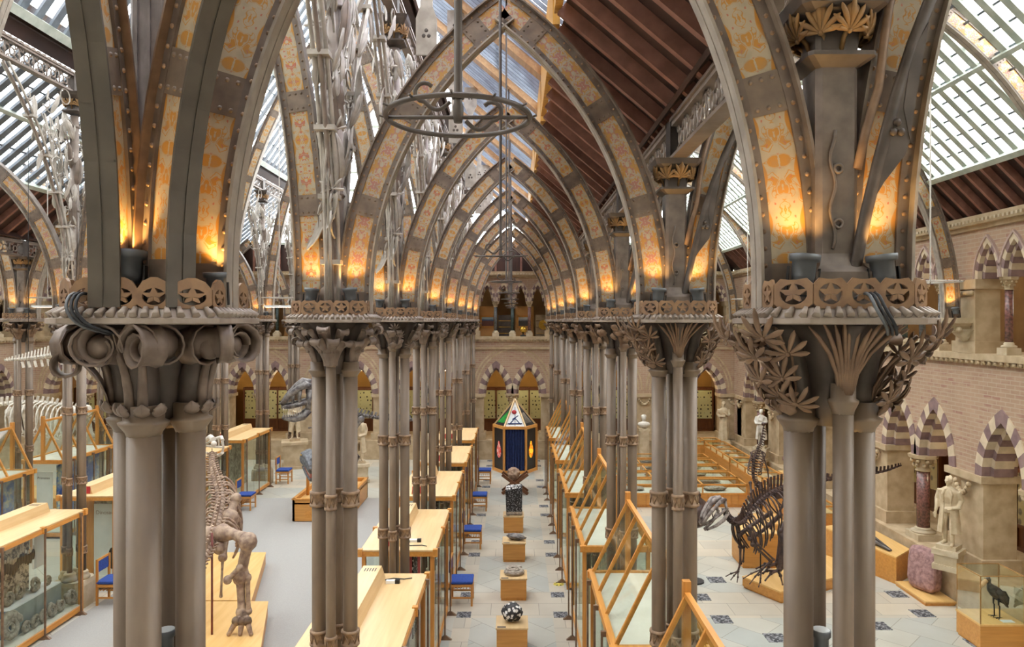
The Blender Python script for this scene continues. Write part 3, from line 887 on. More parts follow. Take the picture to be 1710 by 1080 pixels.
M['post_brown'] = plain('brown_post_iron', '776b62', '5f554d', 9, .5, .15, .1); MT1 = dict(MT); MT1['leaf'] = plain('brown_grey_leaf_iron', '86766a', '6a5b50', 9, .5, .2, .1)
piers = {}
piers[(1, 1)] = make_pier('scroll', 1, 1, MT1)
piers[(0, 1)] = make_pier('palmate', 0, 1, MT)
protoB = [make_pier('mixed1', 0, 3, MT), make_pier('mixed2', 1, 2, MT1), make_pier('mixed3', 1, 3, MT1), make_pier('mixed4', 0, 4, MT)]
piers[(0, 3)], piers[(1, 2)], piers[(1, 3)], piers[(0, 4)] = protoB
piers[(0, 2)] = make_pier('palmate', 0, 2, MT)
protoR1 = [protoB[0], protoB[3]]; protoR2 = [protoB[1], protoB[2]]
for row in (0, 1):
    for k in range(3, 9):
        if (row, k) not in piers: piers[(row, k)] = dup((protoR1 if row == 0 else protoR2)[k % 2], loc=(ROWX[row], PY(k), 0))
for k in range(4, 9): piers[(2, k)] = dup(protoR2[k % 2], loc=(ROWX[2], PY(k), 0))
for k in range(5, 9): piers[(3, k)] = dup(protoR1[k % 2], loc=(ROWX[3], PY(k), 0))
SPECIAL = {(1, 1): 'nearest iron pier with rolled scroll capitals and thick paired shafts', (0, 1): 'nearest iron pier with palmate leaf and bulrush capital'}
for (row, k), o in piers.items():
    o['label'] = SPECIAL.get((row, k)) or '%s iron pier from the viewer on the %s' % (ORD[k], ROWN[row])
    o['group'] = 'iron piers carrying the glass roof'

# ================================================================ riveted iron ribs
def rib_path(c, a, s, R, z0, n=26, half=None):
    r = math.sqrt(R*R-(R-a)**2); th = math.acos((R-a)/R)
    left = [(c-a, z0)]+[(c+(R-a)-R*math.cos(th*i/n), s+R*math.sin(th*i/n)) for i in range(n+1)]
    left = [(u, w) for u, w in left]
    right = [(2*c-u, w) for u, w in reversed(left)]
    return left, right
def rib_half(P, fn, k, hw=.1, fw=.075, sgn=1, rv=.085, plates=1.0, first=.7, stretch_uv=0.0):
    """returns dict of MBs for one half rib; P from the foot upwards, +n side = extrados"""
    out = {q: MB() for q in ('web', 'edge_angles', 'outer_flange', 'inner_flange', 'rivets')}; plist = []
    V = [Vector(p) for p in P]; n = len(V); N = []; S = [0]
    for i in range(n):
        d = (V[min(i+1, n-1)]-V[max(i-1, 0)]).normalized(); N.append(Vector((-d.y, d.x))*sgn)
        if i: S.append(S[-1]+(V[i]-V[i-1]).length)
    at = lambda i, o: V[i]+N[i]*o
    for i in range(n-1):
        for d in (-.012, .012):
            out['web'].quad(*[Vector(fn(*at(j, o), d)) for j, o in ((i, -hw), (i, hw), (i+1, hw), (i+1, -hw))],
                            uv=[(S[j]+stretch_uv, o) for j, o in ((i, -hw), (i, hw), (i+1, hw), (i+1, -hw))])
        for o0, o1 in ((hw-.012, hw+.042), (-hw-.042, -hw+.012)):
            out['edge_angles'].prism([at(i, o0), at(i, o1), at(i+1, o1), at(i+1, o0)], fn, -.028, .028)
        out['outer_flange'].prism([at(i, hw+.04), at(i, hw+.055), at(i+1, hw+.055), at(i+1, hw+.04)], fn, -fw, fw)
        for q in ((-fw, -.006), (.006, fw)):
            out['inner_flange'].prism([at(i, -hw-.055), at(i, -hw-.04), at(i+1, -hw-.04), at(i+1, -hw-.055)], fn, *q)
        out['inner_flange'].prism([at(i, -hw-.05), at(i, -hw-.04), at(i+1, -hw-.04), at(i+1, -hw-.05)], fn, -.006, .006)
    def point(s):
        for i in range(n-1):
            if S[i+1] >= s or i == n-2:
                f = (s-S[i])/max(1e-6, S[i+1]-S[i]); return V[i].lerp(V[i+1], f), N[i].lerp(N[i+1], f).normalized()
    def rivet(m, p, d, r=.0125):
        dirv = (Vector(fn(p.x, p.y, d-1))-Vector(fn(p.x, p.y, d))).normalized()
        c = Vector(fn(p.x, p.y, d)); x = dirv.orthogonal().normalized(); y = dirv.cross(x); b = len(m.v)
        for rr, h in ((r, 0), (r*.75, r*.55)):
            for q in range(6):
                t = q*PI/3; m.v.append(tuple(c+x*rr*math.cos(t)+y*rr*math.sin(t)+dirv*h))
        m.v.append(tuple(c+dirv*r*.85))
        for q in range(6):
            q2 = (q+1) % 6; m.face((b+q, b+q2, b+6+q2, b+6+q), 0, True); m.face((b+6+q, b+6+q2, b+12), 0, True)
    s = .04
    while s < S[-1]-.02:
        p, nn = point(s)
        for o in (hw+.018, -hw-.018): rivet(out['rivets'], p+nn*o, -.028)
        s += rv
    m = MB(); k0 = [(point(q)) for q in (.0, .08, .16, .22)]
    for (p0, n0), (p1, n1) in zip(k0[:-1], k0[1:]): m.prism([p0-n0*(hw-.012), p0+n0*(hw-.012), p1+n1*(hw-.012), p1-n1*(hw-.012)], fn, -.022, .022)
    plist.append(m)
    s = first
    while s < S[-1]-.3:
        m = MB(); pts = [point(s+q) for q in (0, .07, .14, .2)]
        for j in range(3):
            (p0, n0), (p1, n1) = pts[j], pts[j+1]
            m.prism([p0-n0*(hw-.012), p0+n0*(hw-.012), p1+n1*(hw-.012), p1-n1*(hw-.012)], fn, -.024, .024)
        for q in (.03, .17):
            p, nn = point(s+q)
            for o in (-.055, 0, .055): rivet(m, p+nn*o, -.024)
        plist.append(m); s += plates
    return out, plist
RIBM = {'web': M['stencil_a'], 'edge_angles': plain('rib_edge_iron', '7d7168', '675b52', 8, .45, .2, .08), 'outer_flange': plain('rib_outer_flange', '86796d', '6f6257', 8, .45, .15), 'inner_flange': plain('rib_soffit_flange', 'a79d90', '8f857a', 8, .45, .15),
        'rivets': M['band'], 'splice_plate': plain('splice_plate_iron', '857668', '6e6055', 8, .45, .2, .1)}
def make_arch(name, c, a, s, R, loc, cat='roof arch', z0=5.46, **kw):
    t = thing(name, 'x', cat, loc)
    fn = lambda u, w, d: (u, d, w)
    l, r = rib_path(c, a, s, R, z0)
    for P, sg in ((l, 1), (list(reversed(r)), -1)):
        h = bpy.data.objects.new('rib', None); COL.objects.link(h); h.parent = t
        out, pl = rib_half(P, fn, 0, sgn=sg, **kw)
        for q, m in out.items(): part(m, q, RIBM[q], h)
        for m in pl: part(m, 'splice_plate', RIBM['splice_plate'], h)
    return t
def retex(o, mat):
    for h in o.children:
        for c in h.children:
            if c.name.startswith('web'):
                c.material_slots[0].link = 'OBJECT'; c.material_slots[0].material = mat
def clones(src, k0, ks, x=0.0):
    L = {k0: src}
    for k in ks:
        if k != k0: L[k] = dup(src, loc=(x, PY(k), 0))
    return L
ST = [M['stencil_a'], M['stencil_b'], M['stencil_c']]
arch_n = make_arch('riveted_arch', -.1, 1.43, 5.6, 3.45, (0, PY(1), 0), first=.95)
AN = clones(arch_n, 1, range(1, 9))
for k, o in AN.items():
    o['label'] = '%s stencilled riveted arch over the tiled aisle counting from the viewer' % ORD[k]; o['group'] = 'narrow arches over the tiled aisle'
    retex(o, ST[(k-1) % 3])
AL = {}
for k in range(4, 9):
    AL[k] = dup(arch_n, loc=(-9.95, PY(k), 0)); retex(AL[k], ST[k % 3])
    AL[k]['label'] = '%s stencilled riveted arch on the elephant side aisle counting from the viewer' % ORD[k-3]; AL[k]['group'] = 'narrow arches on the elephant side'
arch_r = make_arch('riveted_arch', 5.025, 3.275, 5.6, 5.2, (0, PY(1), 0), first=.95)
AR = clones(arch_r, 1, range(1, 9))
for k, o in AR.items():
    o['label'] = '%s broad riveted arch over the fossil tables counting from the viewer' % ORD[k]; o['group'] = 'broad arches over the fossil tables'
    retex(o, ST[(k+1) % 3] if k > 1 else M['stencil_a'])
AE = {}
for k in range(5, 9):
    AE[k] = dup(arch_r, loc=(-20.25, PY(k), 0)); AE[k]['label'] = '%s broad riveted arch over the elephant skeleton counting from the viewer' % ORD[k-4]
    AE[k]['group'] = 'broad arches on the elephant side'
arch_c = make_arch('riveted_arch', -5.065, 3.115, 5.6, 13.0, (0, PY(1), 0), first=.95)
arch_c.location.y = PY(2); AC = clones(arch_c, 2, range(2, 9))
for k, o in AC.items():
    o['label'] = '%s tall riveted arch over the carpeted court counting from the viewer' % ORD[k-1]; o['group'] = 'tall arches over the carpeted court'
    retex(o, ST[k % 3])
# two ribs springing from the nearest pier towards the gallery
for i, (dx, dy, px, py, lab) in enumerate(((.12, -.993, -1.81, 3.28, 'dark flanged rib rising steeply from the nearest scroll pier, wide orange web panel'), (.82, -.57, -1.60, 3.27, 'dark flanged rib rising from the nearest scroll pier towards the tiled aisle'))):
    d = Vector((dx, dy, 0)).normalized(); nd = Vector((-d.y, d.x, 0))
    if i == 0: nd = nd
    t = thing('riveted_rib', lab, 'rib', (px, py, 0), 0, 'ribs springing from the nearest pier')
    fn = (lambda d, nd, sg: (lambda u, w, q: (d.x*u+nd.x*q*sg, d.y*u+nd.y*q*sg, w)))(d, nd, -1 if i == 0 else 1)
    Rb = 3.4 if i == 0 else 2.6; P = [(0, 5.46)]+[(Rb-Rb*math.cos(.075*j), 5.6+Rb*math.sin(.075*j)) for j in range(16)]
    out, pl = rib_half(P, fn, 0, sgn=1, hw=.095, fw=.066, first=.95)
    dm = dict(RIBM); dm['inner_flange'] = plain('shaded_soffit_tone', '5c5449', '4d463d', 5, .5, .1); dm['outer_flange'] = M['iron_brown']  # soffit flange colour darkened to stand in for its unlit face
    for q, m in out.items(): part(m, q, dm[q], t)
    for m in pl: part(m, 'splice_plate', RIBM['splice_plate'], t)
# wall corbels that carry the broad arches
mb = MB()
for k in range(2, 9):
    y = PY(k)
    for z0, z1, e in ((5.22, 5.3, .16), (5.3, 5.36, .2), (5.36, 5.46, .24)): mb.box(XR-.02-e*2.0, XR+.02, y-e, y+e, z0, z1)
    for q in range(7): mb.ball((XR-.25, y-.18+q*.06, 5.24), .06, 6, 4)
    mb.lathe([(.02, 4.95), (.1, 5.05), (.3, 5.24)], 10, (XR, y, 0))
part(mb, 'rib_corbels', M['stone_pale'], wall_r)

# ================================================================ lattice girders
def make_girder(z0, z1, name, y):
    t = thing(name, 'x', 'girder', (0, y, 0)); L = 3.4
    m = MB(); m.box(-.05, .05, .1, L-.1, z1-.04, z1); m.box(-.07, .07, .1, L-.1, z1, z1+.03)
    n = 22
    for i in range(n): m.ball((0, .1+(i+.5)*(L-.2)/n, z1+.035), .06, 6, 4, scale=(1, 1.1, .8))
    part(m, 'top_chord', M['iron'], t)
    m = MB(); m.box(-.07, .07, .1, L-.1, z0, z0+.03); m.box(-.03, .03, .1, L-.1, z0+.03, z0+.06)
    part(m, 'bottom_chord', M['iron'], t)
    m = MB(); n = 9; w = (L-.2)/n; Rx = Matrix.Rotation(PI/2, 3, 'Y'); zc = (z0+z1)/2; h = (z1-z0)/2-.04
    for i in range(n):
        y0 = .1+w*(i+.5)
        m.torus((0, y0, zc), h*.45, .014, 14, 5, Rx)
        for sx, sz in ((-1, 1), (1, 1), (-1, -1), (1, -1)):
            m.tube([(0, y0+sx*h*.32, zc+sz*h*.32), (0, y0+sx*w*.5, zc+sz*h*.95)], .012, 5)
            m.torus((0, y0+sx*w*.3, zc+sz*h*.72), h*.2, .01, 10, 4, Rx)
        m.tube([(0, y0-w/2, zc-h), (0, y0-w/2, zc+h)], .014, 5)
        m.torus((0, y0-w/2, zc), h*.2, .012, 8, 4, Rx)
    part(m, 'scroll_lattice', M['iron'], t)
    m = MB()
    for s in (0, 1): m.box(-.06, .06, s*L-.1, s*L+.1, z0, z1+.03)
    part(m, 'end_block', M['iron_dark'], t)
    return t
gl = make_girder(6.92, 7.28, 'lattice_girder', PY(1)); gl.location.x = ROWX[0]
gh = make_girder(9.72, 10.08, 'lattice_girder', PY(3)); gh.location.x = ROWX[2]
G = {(0, 1): gl, (2, 3): gh}
for row, ks, src in ((0, range(1, 8), gl), (1, range(2, 8), gh), (2, range(3, 8), gh), (3, range(4, 8), gl)):
    for k in ks:
        if (row, k) not in G: G[(row, k)] = dup(src, loc=(ROWX[row], PY(k), 0))
for (row, k), o in G.items():
    o['label'] = 'scroll-filled lattice girder, %s bay from the viewer on the %s' % (ORD[k], ROWN[row]); o['group'] = 'lattice girders between the iron piers'

# ================================================================ tube arches with wrought-iron foliage
def make_spandrel(name, sg, seed):
    t = thing(name, 'x', 'ironwork', (0, 0, 0)); rnd = random.Random(seed)
    R = 5.6; f = lambda z: R-math.sqrt(max(0, R*R-(z-5.6)**2))
    for q, (dx, dy) in enumerate(((-.05, .0), (0.02, .07), (.07, .01))):
        P = [(dx, sg*(.12+dy+f(z)), z) for z in [5.47+i*.3 for i in range(15)]]
        part(MB().tube(P, .021, 8), 'tube', M['iron_pale' if q != 1 else 'iron'], t)
    for z in (5.95, 6.55, 7.15, 7.75, 8.35, 8.95):
        part(MB().box(-.085, .105, sg*(.15+f(z))-.06, sg*(.15+f(z))+.06, z-.022, z+.022), 'collar', M['iron_pale'], t)
    m = MB()
    for i in range(17):
        z = 6.3+i*.2+rnd.uniform(-.1, .1); y = sg*rnd.uniform(.15, max(.2, f(z)+.05)); r = rnd.uniform(.07, .17)
        m.torus((rnd.uniform(-.05, .05), y, z), r, .011, 12, 5, Matrix.Rotation(PI/2, 3, 'Y'), a0=rnd.uniform(0, 6), a1=rnd.uniform(9, 12)-rnd.uniform(0, 1))
    for i in range(6):
        a = rnd.uniform(.05, .2); P = [(rnd.uniform(-.04, .04), sg*(.1+a+f(z)*rnd.uniform(.3, .6)), z) for z in [5.6+j*.5 for j in range(8)]]
        m.tube(P, .013, 5)
    part(m, 'scrollwork', M['iron_pale'], t)
    m = MB()
    for i in range(46):
        z = 6.0+3.6*rnd.random()**.8; y = sg*rnd.uniform(.08, f(z)+.25)
        place(m, broad_leaf(rnd.uniform(.2, .5), .3, .07) if i % 4 else palm_leaf(.15, 5), (rnd.uniform(-.1, .1), y, z), rnd.choice((0, PI, 0, .5, -.5, -1.2, -2))+rnd.uniform(-.4, .4), rnd.uniform(-.15, .25), rnd.choice((0, 0, 0, PI))+rnd.uniform(-.5, .5))
    o = part(m, 'foliage', M['iron_pale'], t); o['kind'] = 'stuff'
    return t
spP = [make_spandrel('wrought_iron_spandrel', 1, 3), make_spandrel('wrought_iron_spandrel', -1, 5)]
first = [True, True]
for row, ks in ((1, range(1, 9)), (2, range(4, 9))):
    for k in ks:
        for j, sg in enumerate((1, -1)):
            if (row, k, sg) == (1, 1, -1) or (k == 8 and sg == 1): continue
            lab = 'pale foliage spandrel, %s of the %s pier from the viewer, %s' % ('far face' if sg > 0 else 'near face', ORD[k], 'tiled aisle' if row == 1 else 'beyond the carpet')
            if first[j]: o = spP[j]; first[j] = False; o.location = (ROWX[row], PY(k), 0); o['label'] = lab
            else: o = dup(spP[j], loc=(ROWX[row], PY(k), 0), label=lab)
            o['group'] = 'wrought-iron spandrels of the tall rows'
# brackets between the posts and broad arches
bk = thing('iron_bracket', 'x', 'bracket', (ROWX[0], PY(1), 0))
P1 = [(.05, -.12, 5.5), (.07, -.12, 5.65), (.12, -.12, 5.9), (.18, -.12, 6.15), (.26, -.12, 6.45), (.34, -.12, 6.7), (.45, -.12, 6.98), (.6, -.12, 7.3), (.8, -.12, 7.6), (1.15, -.12, 8.0)]
part(MB().tube(P1, [(.018, .03)]*10, 8, flat=(0, 1, 0)), 'curved_bar', M['iron_dark'], bk)
P2 = [(.06, -.1, 6.0), (.09, -.1, 6.12), (.13, -.1, 6.3), (.19, -.1, 6.5), (.22, -.1, 6.75), (.25, -.1, 6.95), (.32, -.1, 7.2)]
part(MB().tube(P2[1:], [(.014, .022)]*6, 8, flat=(0, 1, 0)), 'inner_bar', M['iron_brown'], bk)
fnb = lambda u, w, d: (u, -.12+d, w)
m = MB(); m.prism([(.14, 5.95), (.2, 6.05), (.3, 6.18), (.32, 6.25), (.3, 6.45), (.33, 6.62), (.26, 6.42), (.19, 6.16)], fnb, -.012, .012)
m.prism([(.33, 6.66), (.29, 6.4), (.32, 6.25), (.35, 6.45), (.41, 6.8)], fnb, -.015, .015)
for a in (0, 2.1, 4.2): m.ball((.26+.022*math.sin(a), -.135, 6.3+.03*math.cos(a)), .02, 6, 4)
part(m, 'pierced_plate', M['iron_dark'], bk)
for k in range(1, 9):
    o = bk if k == 1 else dup(bk, loc=(ROWX[0], PY(k), 0))
    o['label'] = 'dark curved iron bracket on the %s pier from the viewer, fossil-table side' % ORD[k]; o['group'] = 'curved brackets beside the posts'
# pierced struts from the arch crowns to the aisle roof
st = thing('pierced_strut', 'x', 'strut', (-.85, PY(1), 0))
prof = [(.1, 7.95), (.1, 8.3), (.06, 8.42), (.06, 8.6), (.1, 8.72), (.1, 9.0), (.05, 9.12), (.05, 9.35), (.12, 9.5), (.12, 9.85)]
m = MB(); m.prism([(u, w) for u, w in prof]+[(-u, w) for u, w in reversed(prof)], lambda u, w, d: (u, d, w), -.015, .015)
so = part(m, 'board', M['iron_pale'], st)
m = MB()
for z in (8.15, 8.9, 9.65):
    for a in (0, 2.1, 4.2): m.ball((.028*math.sin(a), -.014, z+.035*math.cos(a)), .022, 6, 4, scale=(1, .2, 1))
part(m, 'trefoil_piercing', M['iron_dark'], so)
for k in range(1, 9):
    o = st if k == 1 else dup(st, loc=(-.85, PY(k), 0))
    o['label'] = 'pale pierced strut above the %s arch of the tiled aisle' % ORD[k]; o['group'] = 'pierced struts over the arches'

# ================================================================ floodlights on the crestings
fl = thing('floodlight', 'x', 'floodlight', (0, 0, 0))
m = MB(); m.lathe([(.03, 0), (.048, .005), (.052, .03), (.054, .095), (.068, .1), (.07, .115), (.07, .13)], 18)
Mx = Matrix.Translation((0, 0, .0))
part(m, 'housing', M['lampgrey'], fl)
part(MB().lathe([(.062, .126), (.062, .129)], 16), 'lens', M['lamp_warm'], fl)
m = MB(); m.box(-.075, -.068, -.012, .012, -.06, .07); m.box(.068, .075, -.012, .012, -.06, .07); m.box(-.075, .075, -.012, .012, -.066, -.058)
part(m, 'yoke', M['black'], fl)
SPOTS = [0]
def spot(pos, aim, e, ang=110):
    d = bpy.data.lights.new('flood_beam', 'SPOT'); d.energy = e; d.color = (1, .56, .16); d.spot_size = math.radians(ang); d.spot_blend = .7; d.shadow_soft_size = .03
    o = bpy.data.objects.new('flood_beam', d); COL.objects.link(o); o.location = pos
    o.rotation_euler = (Vector(aim)-Vector(pos)).to_track_quat('-Z', 'Y').to_euler()
    return o
used = False
def flood(x, y, z, lab, aim, e, tilt=(0, 0), s=1.0):
    global used
    o = fl if not used else dup(fl)
    used = True
    o.location = (x, y, z); o.rotation_euler = (tilt[0], tilt[1], 0); o['label'] = lab; o['group'] = 'warm floodlights at the rib feet'; o.scale = (s, s, s)
    up = Matrix.Rotation(tilt[1], 3, 'Y')@Matrix.Rotation(tilt[0], 3, 'X')@Vector((0, 0, .14*s))
    spot(Vector((x, y, z))+up, aim, e)
    return o
E0 = 14.0
for (row, k), p in sorted(piers.items()):
    X = ROWX[row]; Y = PY(k)
    if (row, k) == (1, 1):
        flood(X-.03, Y-.24, 5.57, 'single grey floodlight standing between the two dark ribs of the nearest pier', (X-.02, Y-.1, 6.3), 14, (-.05, 0), 1.15)
        flood(X+.3, Y-.06, 5.53, 'grey floodlight half hidden beside the tiled aisle rib of the nearest scroll pier', (X+.3, Y+.0, 6.4), 12, (.1, 0), .8)
        continue
    if k == 8 and row > 1: continue
    for sg in (-1, 1):
        side = {(0, -1): 'tiled aisle side', (0, 1): 'fossil-table side', (1, -1): 'carpet side', (1, 1): 'tiled aisle side', (2, -1): 'elephant side', (2, 1): 'carpet side', (3, -1): 'wall side', (3, 1): 'carpet side'}[(row, sg)]
        flood(X+sg*.19, Y-.15, 5.58, 'grey floodlight, %s of the %s pier from the viewer, %s' % (side, ORD[k], ['fossil-table row', 'carpet row', 'far row', 'elephant row'][row]), (X+sg*.21, Y-.075, 6.6), E0, (.0, -sg*.1))
for k in range(3, 8):
    flood(XR-.3, PY(k)-.18, 5.53, 'grey floodlight on the %s wall corbel above the statue side' % ORD[k-2], (XR-.38, PY(k)-.01, 6.3), E0, (-.1, -.1))

# ================================================================ hanging ring lamps
def make_ring(R, r, stem, drop, led=False, sc=True):
    t = thing('ring_lamp', 'x', 'lamp', (0, 0, 0))
    ro = part(MB().torus((0, 0, 0), R, r, 48, 8), 'ring', M['iron_dark'] if sc else M['iron_pale'], t)
    m = MB()
    for i in range(12):
        a = 2*PI*i/12; m.tube([(R*math.cos(a), R*math.sin(a), 0), ((R+r*2.6)*math.cos(a), (R+r*2.6)*math.sin(a), r*.8)], r*.45, 5)
    part(m, 'burner_jets', M['iron_dark'], ro)
    part(MB().tube([(-R, 0, 0), (R, 0, 0)], r*.8, 8), 'cross_bar', M['iron_dark'] if sc else M['iron_pale'], t)
    m = MB(); m.lathe([(stem, -r*2), (stem*1.25, 0), (stem*1.3, R*.15), (stem, R*.2), (stem, drop)], 12)
    m.lathe([(stem*1.5, R*.26), (stem*1.5, R*.3)], 12)
    part(m, 'stem', M['iron_dark'] if sc else M['iron_pale'], t)
    if sc:
        for sg in (-1, 1):
            P = []
            for i in range(14):
                q = i/13
                P.append((sg*(.02+R*.36*q), 0, (R*.22 if sg < 0 else -R*.05)+sg*-.0+(-.02*math.sin(q*PI) if sg < 0 else -R*.12*math.sin(q*PI))))
            c = Vector(P[-1])
            P += [tuple(c+Vector((sg*(R*.13*math.sin(a)), 0, R*.13-R*.13*math.cos(a)))) for a in [j*.45 for j in range(1, 10)]]
            part(MB().tube(P, r*.85, 7), 'scroll', M['iron_dark'], t)
    if led:
        b = part(MB().box(-.3, .3, -.08, .08, -.2, -.16), 'light_tray', M['white'], t)
        m = MB()
        for i in range(5): m.box(-.28+i*.115, -.28+i*.115+.09, -.07, .07, -.203, -.2)
        part(m, 'led_strip', M['led'], b)
        m = MB(); m.tube([(-.2, 0, -.17), (-.2, 0, 0)], .006, 5); m.tube([(.2, 0, -.17), (.2, 0, 0)], .006, 5); part(m, 'hanger', M['iron_pale'], b)
    return t
rg = make_ring(.18, .0065, .0105, 3.5)
for k in range(0, 8):
    o = rg if k == 0 else dup(rg)
    o.location = (-.1425 if k == 0 else -.104, PY(k)+1.7, 5.91 if k == 0 else 5.87)
    if k == 1: o.rotation_euler = (.09, 0, 0)
    o['label'] = '%s dark iron ring lamp with scrolls hanging over the tiled aisle from the viewer' % ORD[k+1]; o['group'] = 'ring lamps over the tiled aisle'
rb = make_ring(.33, .008, .009, 5.1, led=False, sc=False); rl = make_ring(.36, .008, .009, 9.35, led=True, sc=False); rl2 = make_ring(.36, .008, .009, 2.95, led=True, sc=False)
for i, k in enumerate(range(2, 7)):
    o = rb if i == 0 else dup(rb)
    o.location = (5.0, PY(k)+1.75, 5.87); o['label'] = '%s thin pale ring lamp on a rod over the fossil tables from the viewer' % ORD[i+1]; o['group'] = 'ring lamps over the fossil tables'
for i, (x, k) in enumerate(((-5.07, 3), (-5.07, 4), (-5.07, 5), (-10.05, 4), (-10.05, 5))):
    o = rl if i == 0 else rl2 if i == 3 else dup(rl if i < 3 else rl2)
    o.location = (x, PY(k)+1.75, 5.9); o['label'] = '%s ring lamp with a lit white tray below over the %s' % (ORD[i+1 if i < 3 else i-2], 'carpeted court' if i < 3 else 'elephant side aisle'); o['group'] = 'ring lamps with lit trays'
# ================================================================ display cases between the piers
BAY0 = lambda k: PY(k)+.75
CL = 2.27
def case_flat(kind):
    """tall glazed case with a flat birch top; local x 0..1.05, y 0..2.4"""
    t = thing('display_case', 'x', 'display case'); w, L, zt = 1.05, CL, 1.9
    m = MB(); m.box(-.05, w+.05, -.06, L+.06, zt-.03, zt); bev(part(m, 'top_board', M['oak_pale'], t), .008)
    m = MB(); m.hexa([(.22, .1, zt), (.55, .1, zt), (.55, L-.1, zt), (.22, L-.1, zt), (.25, .1, zt+.16), (.5, .1, zt+.16), (.5, L-.1, zt+.16), (.25, L-.1, zt+.16)])
    lb = part(m, 'light_box', M['oak_pale'], t)
    m = MB()
    for i in range(5): m.box(.3+i*.035, .312+i*.035, L-.32, L-.2, zt+.16, zt+.163)
    part(m, 'vent_slots', M['black'], lb)
    part(MB().box(.24, .5, .095, .1, zt+.01, zt+.15), 'red_end', M['red'], lb)
    m = MB()
    for y0, y1 in ((-.06, .0), (L, L+.06)): m.box(-.07, w+.07, y0, y1, zt-.1, zt-.03)
    for x0, x1 in ((-.06, .0), (w, w+.06)): m.box(x0, x1, -.06, L+.06, zt-.1, zt-.03)
    for x in (-.05, w+.05):
        for y in (-.05, L/2, L+.05): m.box(x-.035, x+.035, y-.035, y+.035, zt-.1, zt+.015)
    part(m, 'top_rail', M['oak'], t)
    for x in (.0, w):
        for y in (0, L): part(MB().box(x-.03, x+.03, y-.03, y+.03, 0, zt-.1), 'leg', M['oak_v'], t)
    m = MB()
    for y in (0, L): m.box(0, w, y-.03, y+.03, .05, .14)
    for x in (0, w): m.box(x-.03, x+.03, 0, L, .05, .14)
    part(m, 'bottom_rail', M['oak'], t)
    part(MB().box(.0, w, .0, L, .12, .16), 'floor_board', M['white_base'], t)
    for nm, q in (('front', ((w, .03, .15), (w, L-.03, .15), (w, L-.03, zt-.1), (w, .03, zt-.1))), ('back', ((0, .03, .15), (0, L-.03, .15), (0, L-.03, zt-.1), (0, .03, zt-.1))),
                  ('end', ((.03, 0, .15), (w-.03, 0, .15), (w-.03, 0, zt-.1), (.03, 0, zt-.1))), ('end', ((.03, L, .15), (w-.03, L, .15), (w-.03, L, zt-.1), (.03, L, zt-.1)))):
        m = MB(); m.quad(*q); part(m, 'glass_pane', M['glass'], t)
    for y in (.12, L/2, L-.12):
        m = MB(); m.box(w+.07, w+.095, y-.012, y+.012, .02, zt-.05); m.box(w+.02, w+.1, y-.02, y+.02, zt-.09, zt-.02)
        m.hexa([(w-.02, y-.03, 0), (w+.2, y-.03, 0), (w+.2, y+.03, 0), (w-.02, y+.03, 0), (w+.06, y-.015, .07), (w+.11, y-.015, .07), (w+.11, y+.015, .07), (w+.06, y+.015, .07)])
        part(m, 'upright', M['iron_brown'], t)
    return t
def case_gable(pre=''):
    """case with a pitched glass lantern over a white deck; local x 0..0.98, y 0..2.4"""
    t = thing('display_case', 'x', 'display case'); w, L, z0, zr = .98, CL, 1.93, 2.92
    xm = w/2
    part(MB().box(0, w, 0, L, z0-.03, z0), 'deck', M['white_base'], t)
    m = MB()
    for y0, y1 in ((-.05, .02), (L-.02, L+.05)): m.box(-.07, w+.07, y0, y1, z0-.07, z0+.02)
    for x0, x1 in ((-.05, .02), (w-.02, w+.05)): m.box(x0, x1, -.07, L+.07, z0-.06, z0+.03)
    part(m, 'deck_rail', M['oak'], t)
    m = MB(); m.beam((xm, -.02, zr), (xm, L+.02, zr), .05, .05); part(m, 'ridge_rail', M['oak'], t)
    for x in (0, w):
        for y in (.02, L*.36, L*.68, L-.02): part(MB().beam((x, y, z0), (xm, y, zr), .045, .035, (0, 1, 0)), 'rafter', M['oak'], t)
    for y in (-.02, L+.02): part(MB().box(xm-.035, xm+.035, y-.035, y+.035, z0, zr+.12), 'end_post', M['oak_v'], t)
    for x in (0, w):
        m = MB(); m.quad((x, 0, z0+.02), (xm, 0, zr), (xm, L, zr), (x, L, z0+.02)); part(m, 'sloping_glass', M['glass'], t)
    for y in (0, L):
        m = MB(); m.v += [(0, y, z0+.02), (w, y, z0+.02), (xm, y, zr)]; m.face((0, 1, 2)); part(m, 'gable_glass', M['glass'], t)
    for x in (.0, w):
        for y in (.03, L-.03): part(MB().box(x-.03, x+.03, y-.03, y+.03, 0, z0-.05), 'leg', M['oak_v'], t)
    part(MB().box(0, w, 0, L, .1, .16), 'floor_board', M['white_base'], t)
    m = MB()
    for x in (0, w): m.box(x-.03, x+.03, 0, L, .05, .14)
    for y in (0, L): m.box(0, w, y-.03, y+.03, .05, .14)
    part(m, 'bottom_rail', M['oak'], t)
    for x in (0, w):
        m = MB(); m.quad((x, .06, .15), (x, L-.06, .15), (x, L-.06, z0-.06), (x, .06, z0-.06)); part(m, 'glass_pane', M['glass'], t)
    for y in (0, L):
        m = MB(); m.quad((.03, y, .15), (w-.03, y, .15), (w-.03, y, z0-.06), (.03, y, z0-.06)); part(m, 'glass_pane', M['glass'], t)
    for y in (.4, L/2, L-.3):
        m = MB(); m.box(-.11, -.085, y-.012, y+.012, .02, z0-.02); m.box(-.11, -.02, y-.02, y+.02, z0-.06, z0+.0)
        m.hexa([(-.2, y-.03, 0), (.0, y-.03, 0), (.0, y+.03, 0), (-.2, y+.03, 0), (-.12, y-.015, .07), (-.075, y-.015, .07), (-.075, y+.015, .07), (-.12, y+.015, .07)])
        part(m, 'upright', M['iron_brown'], t)
    return t
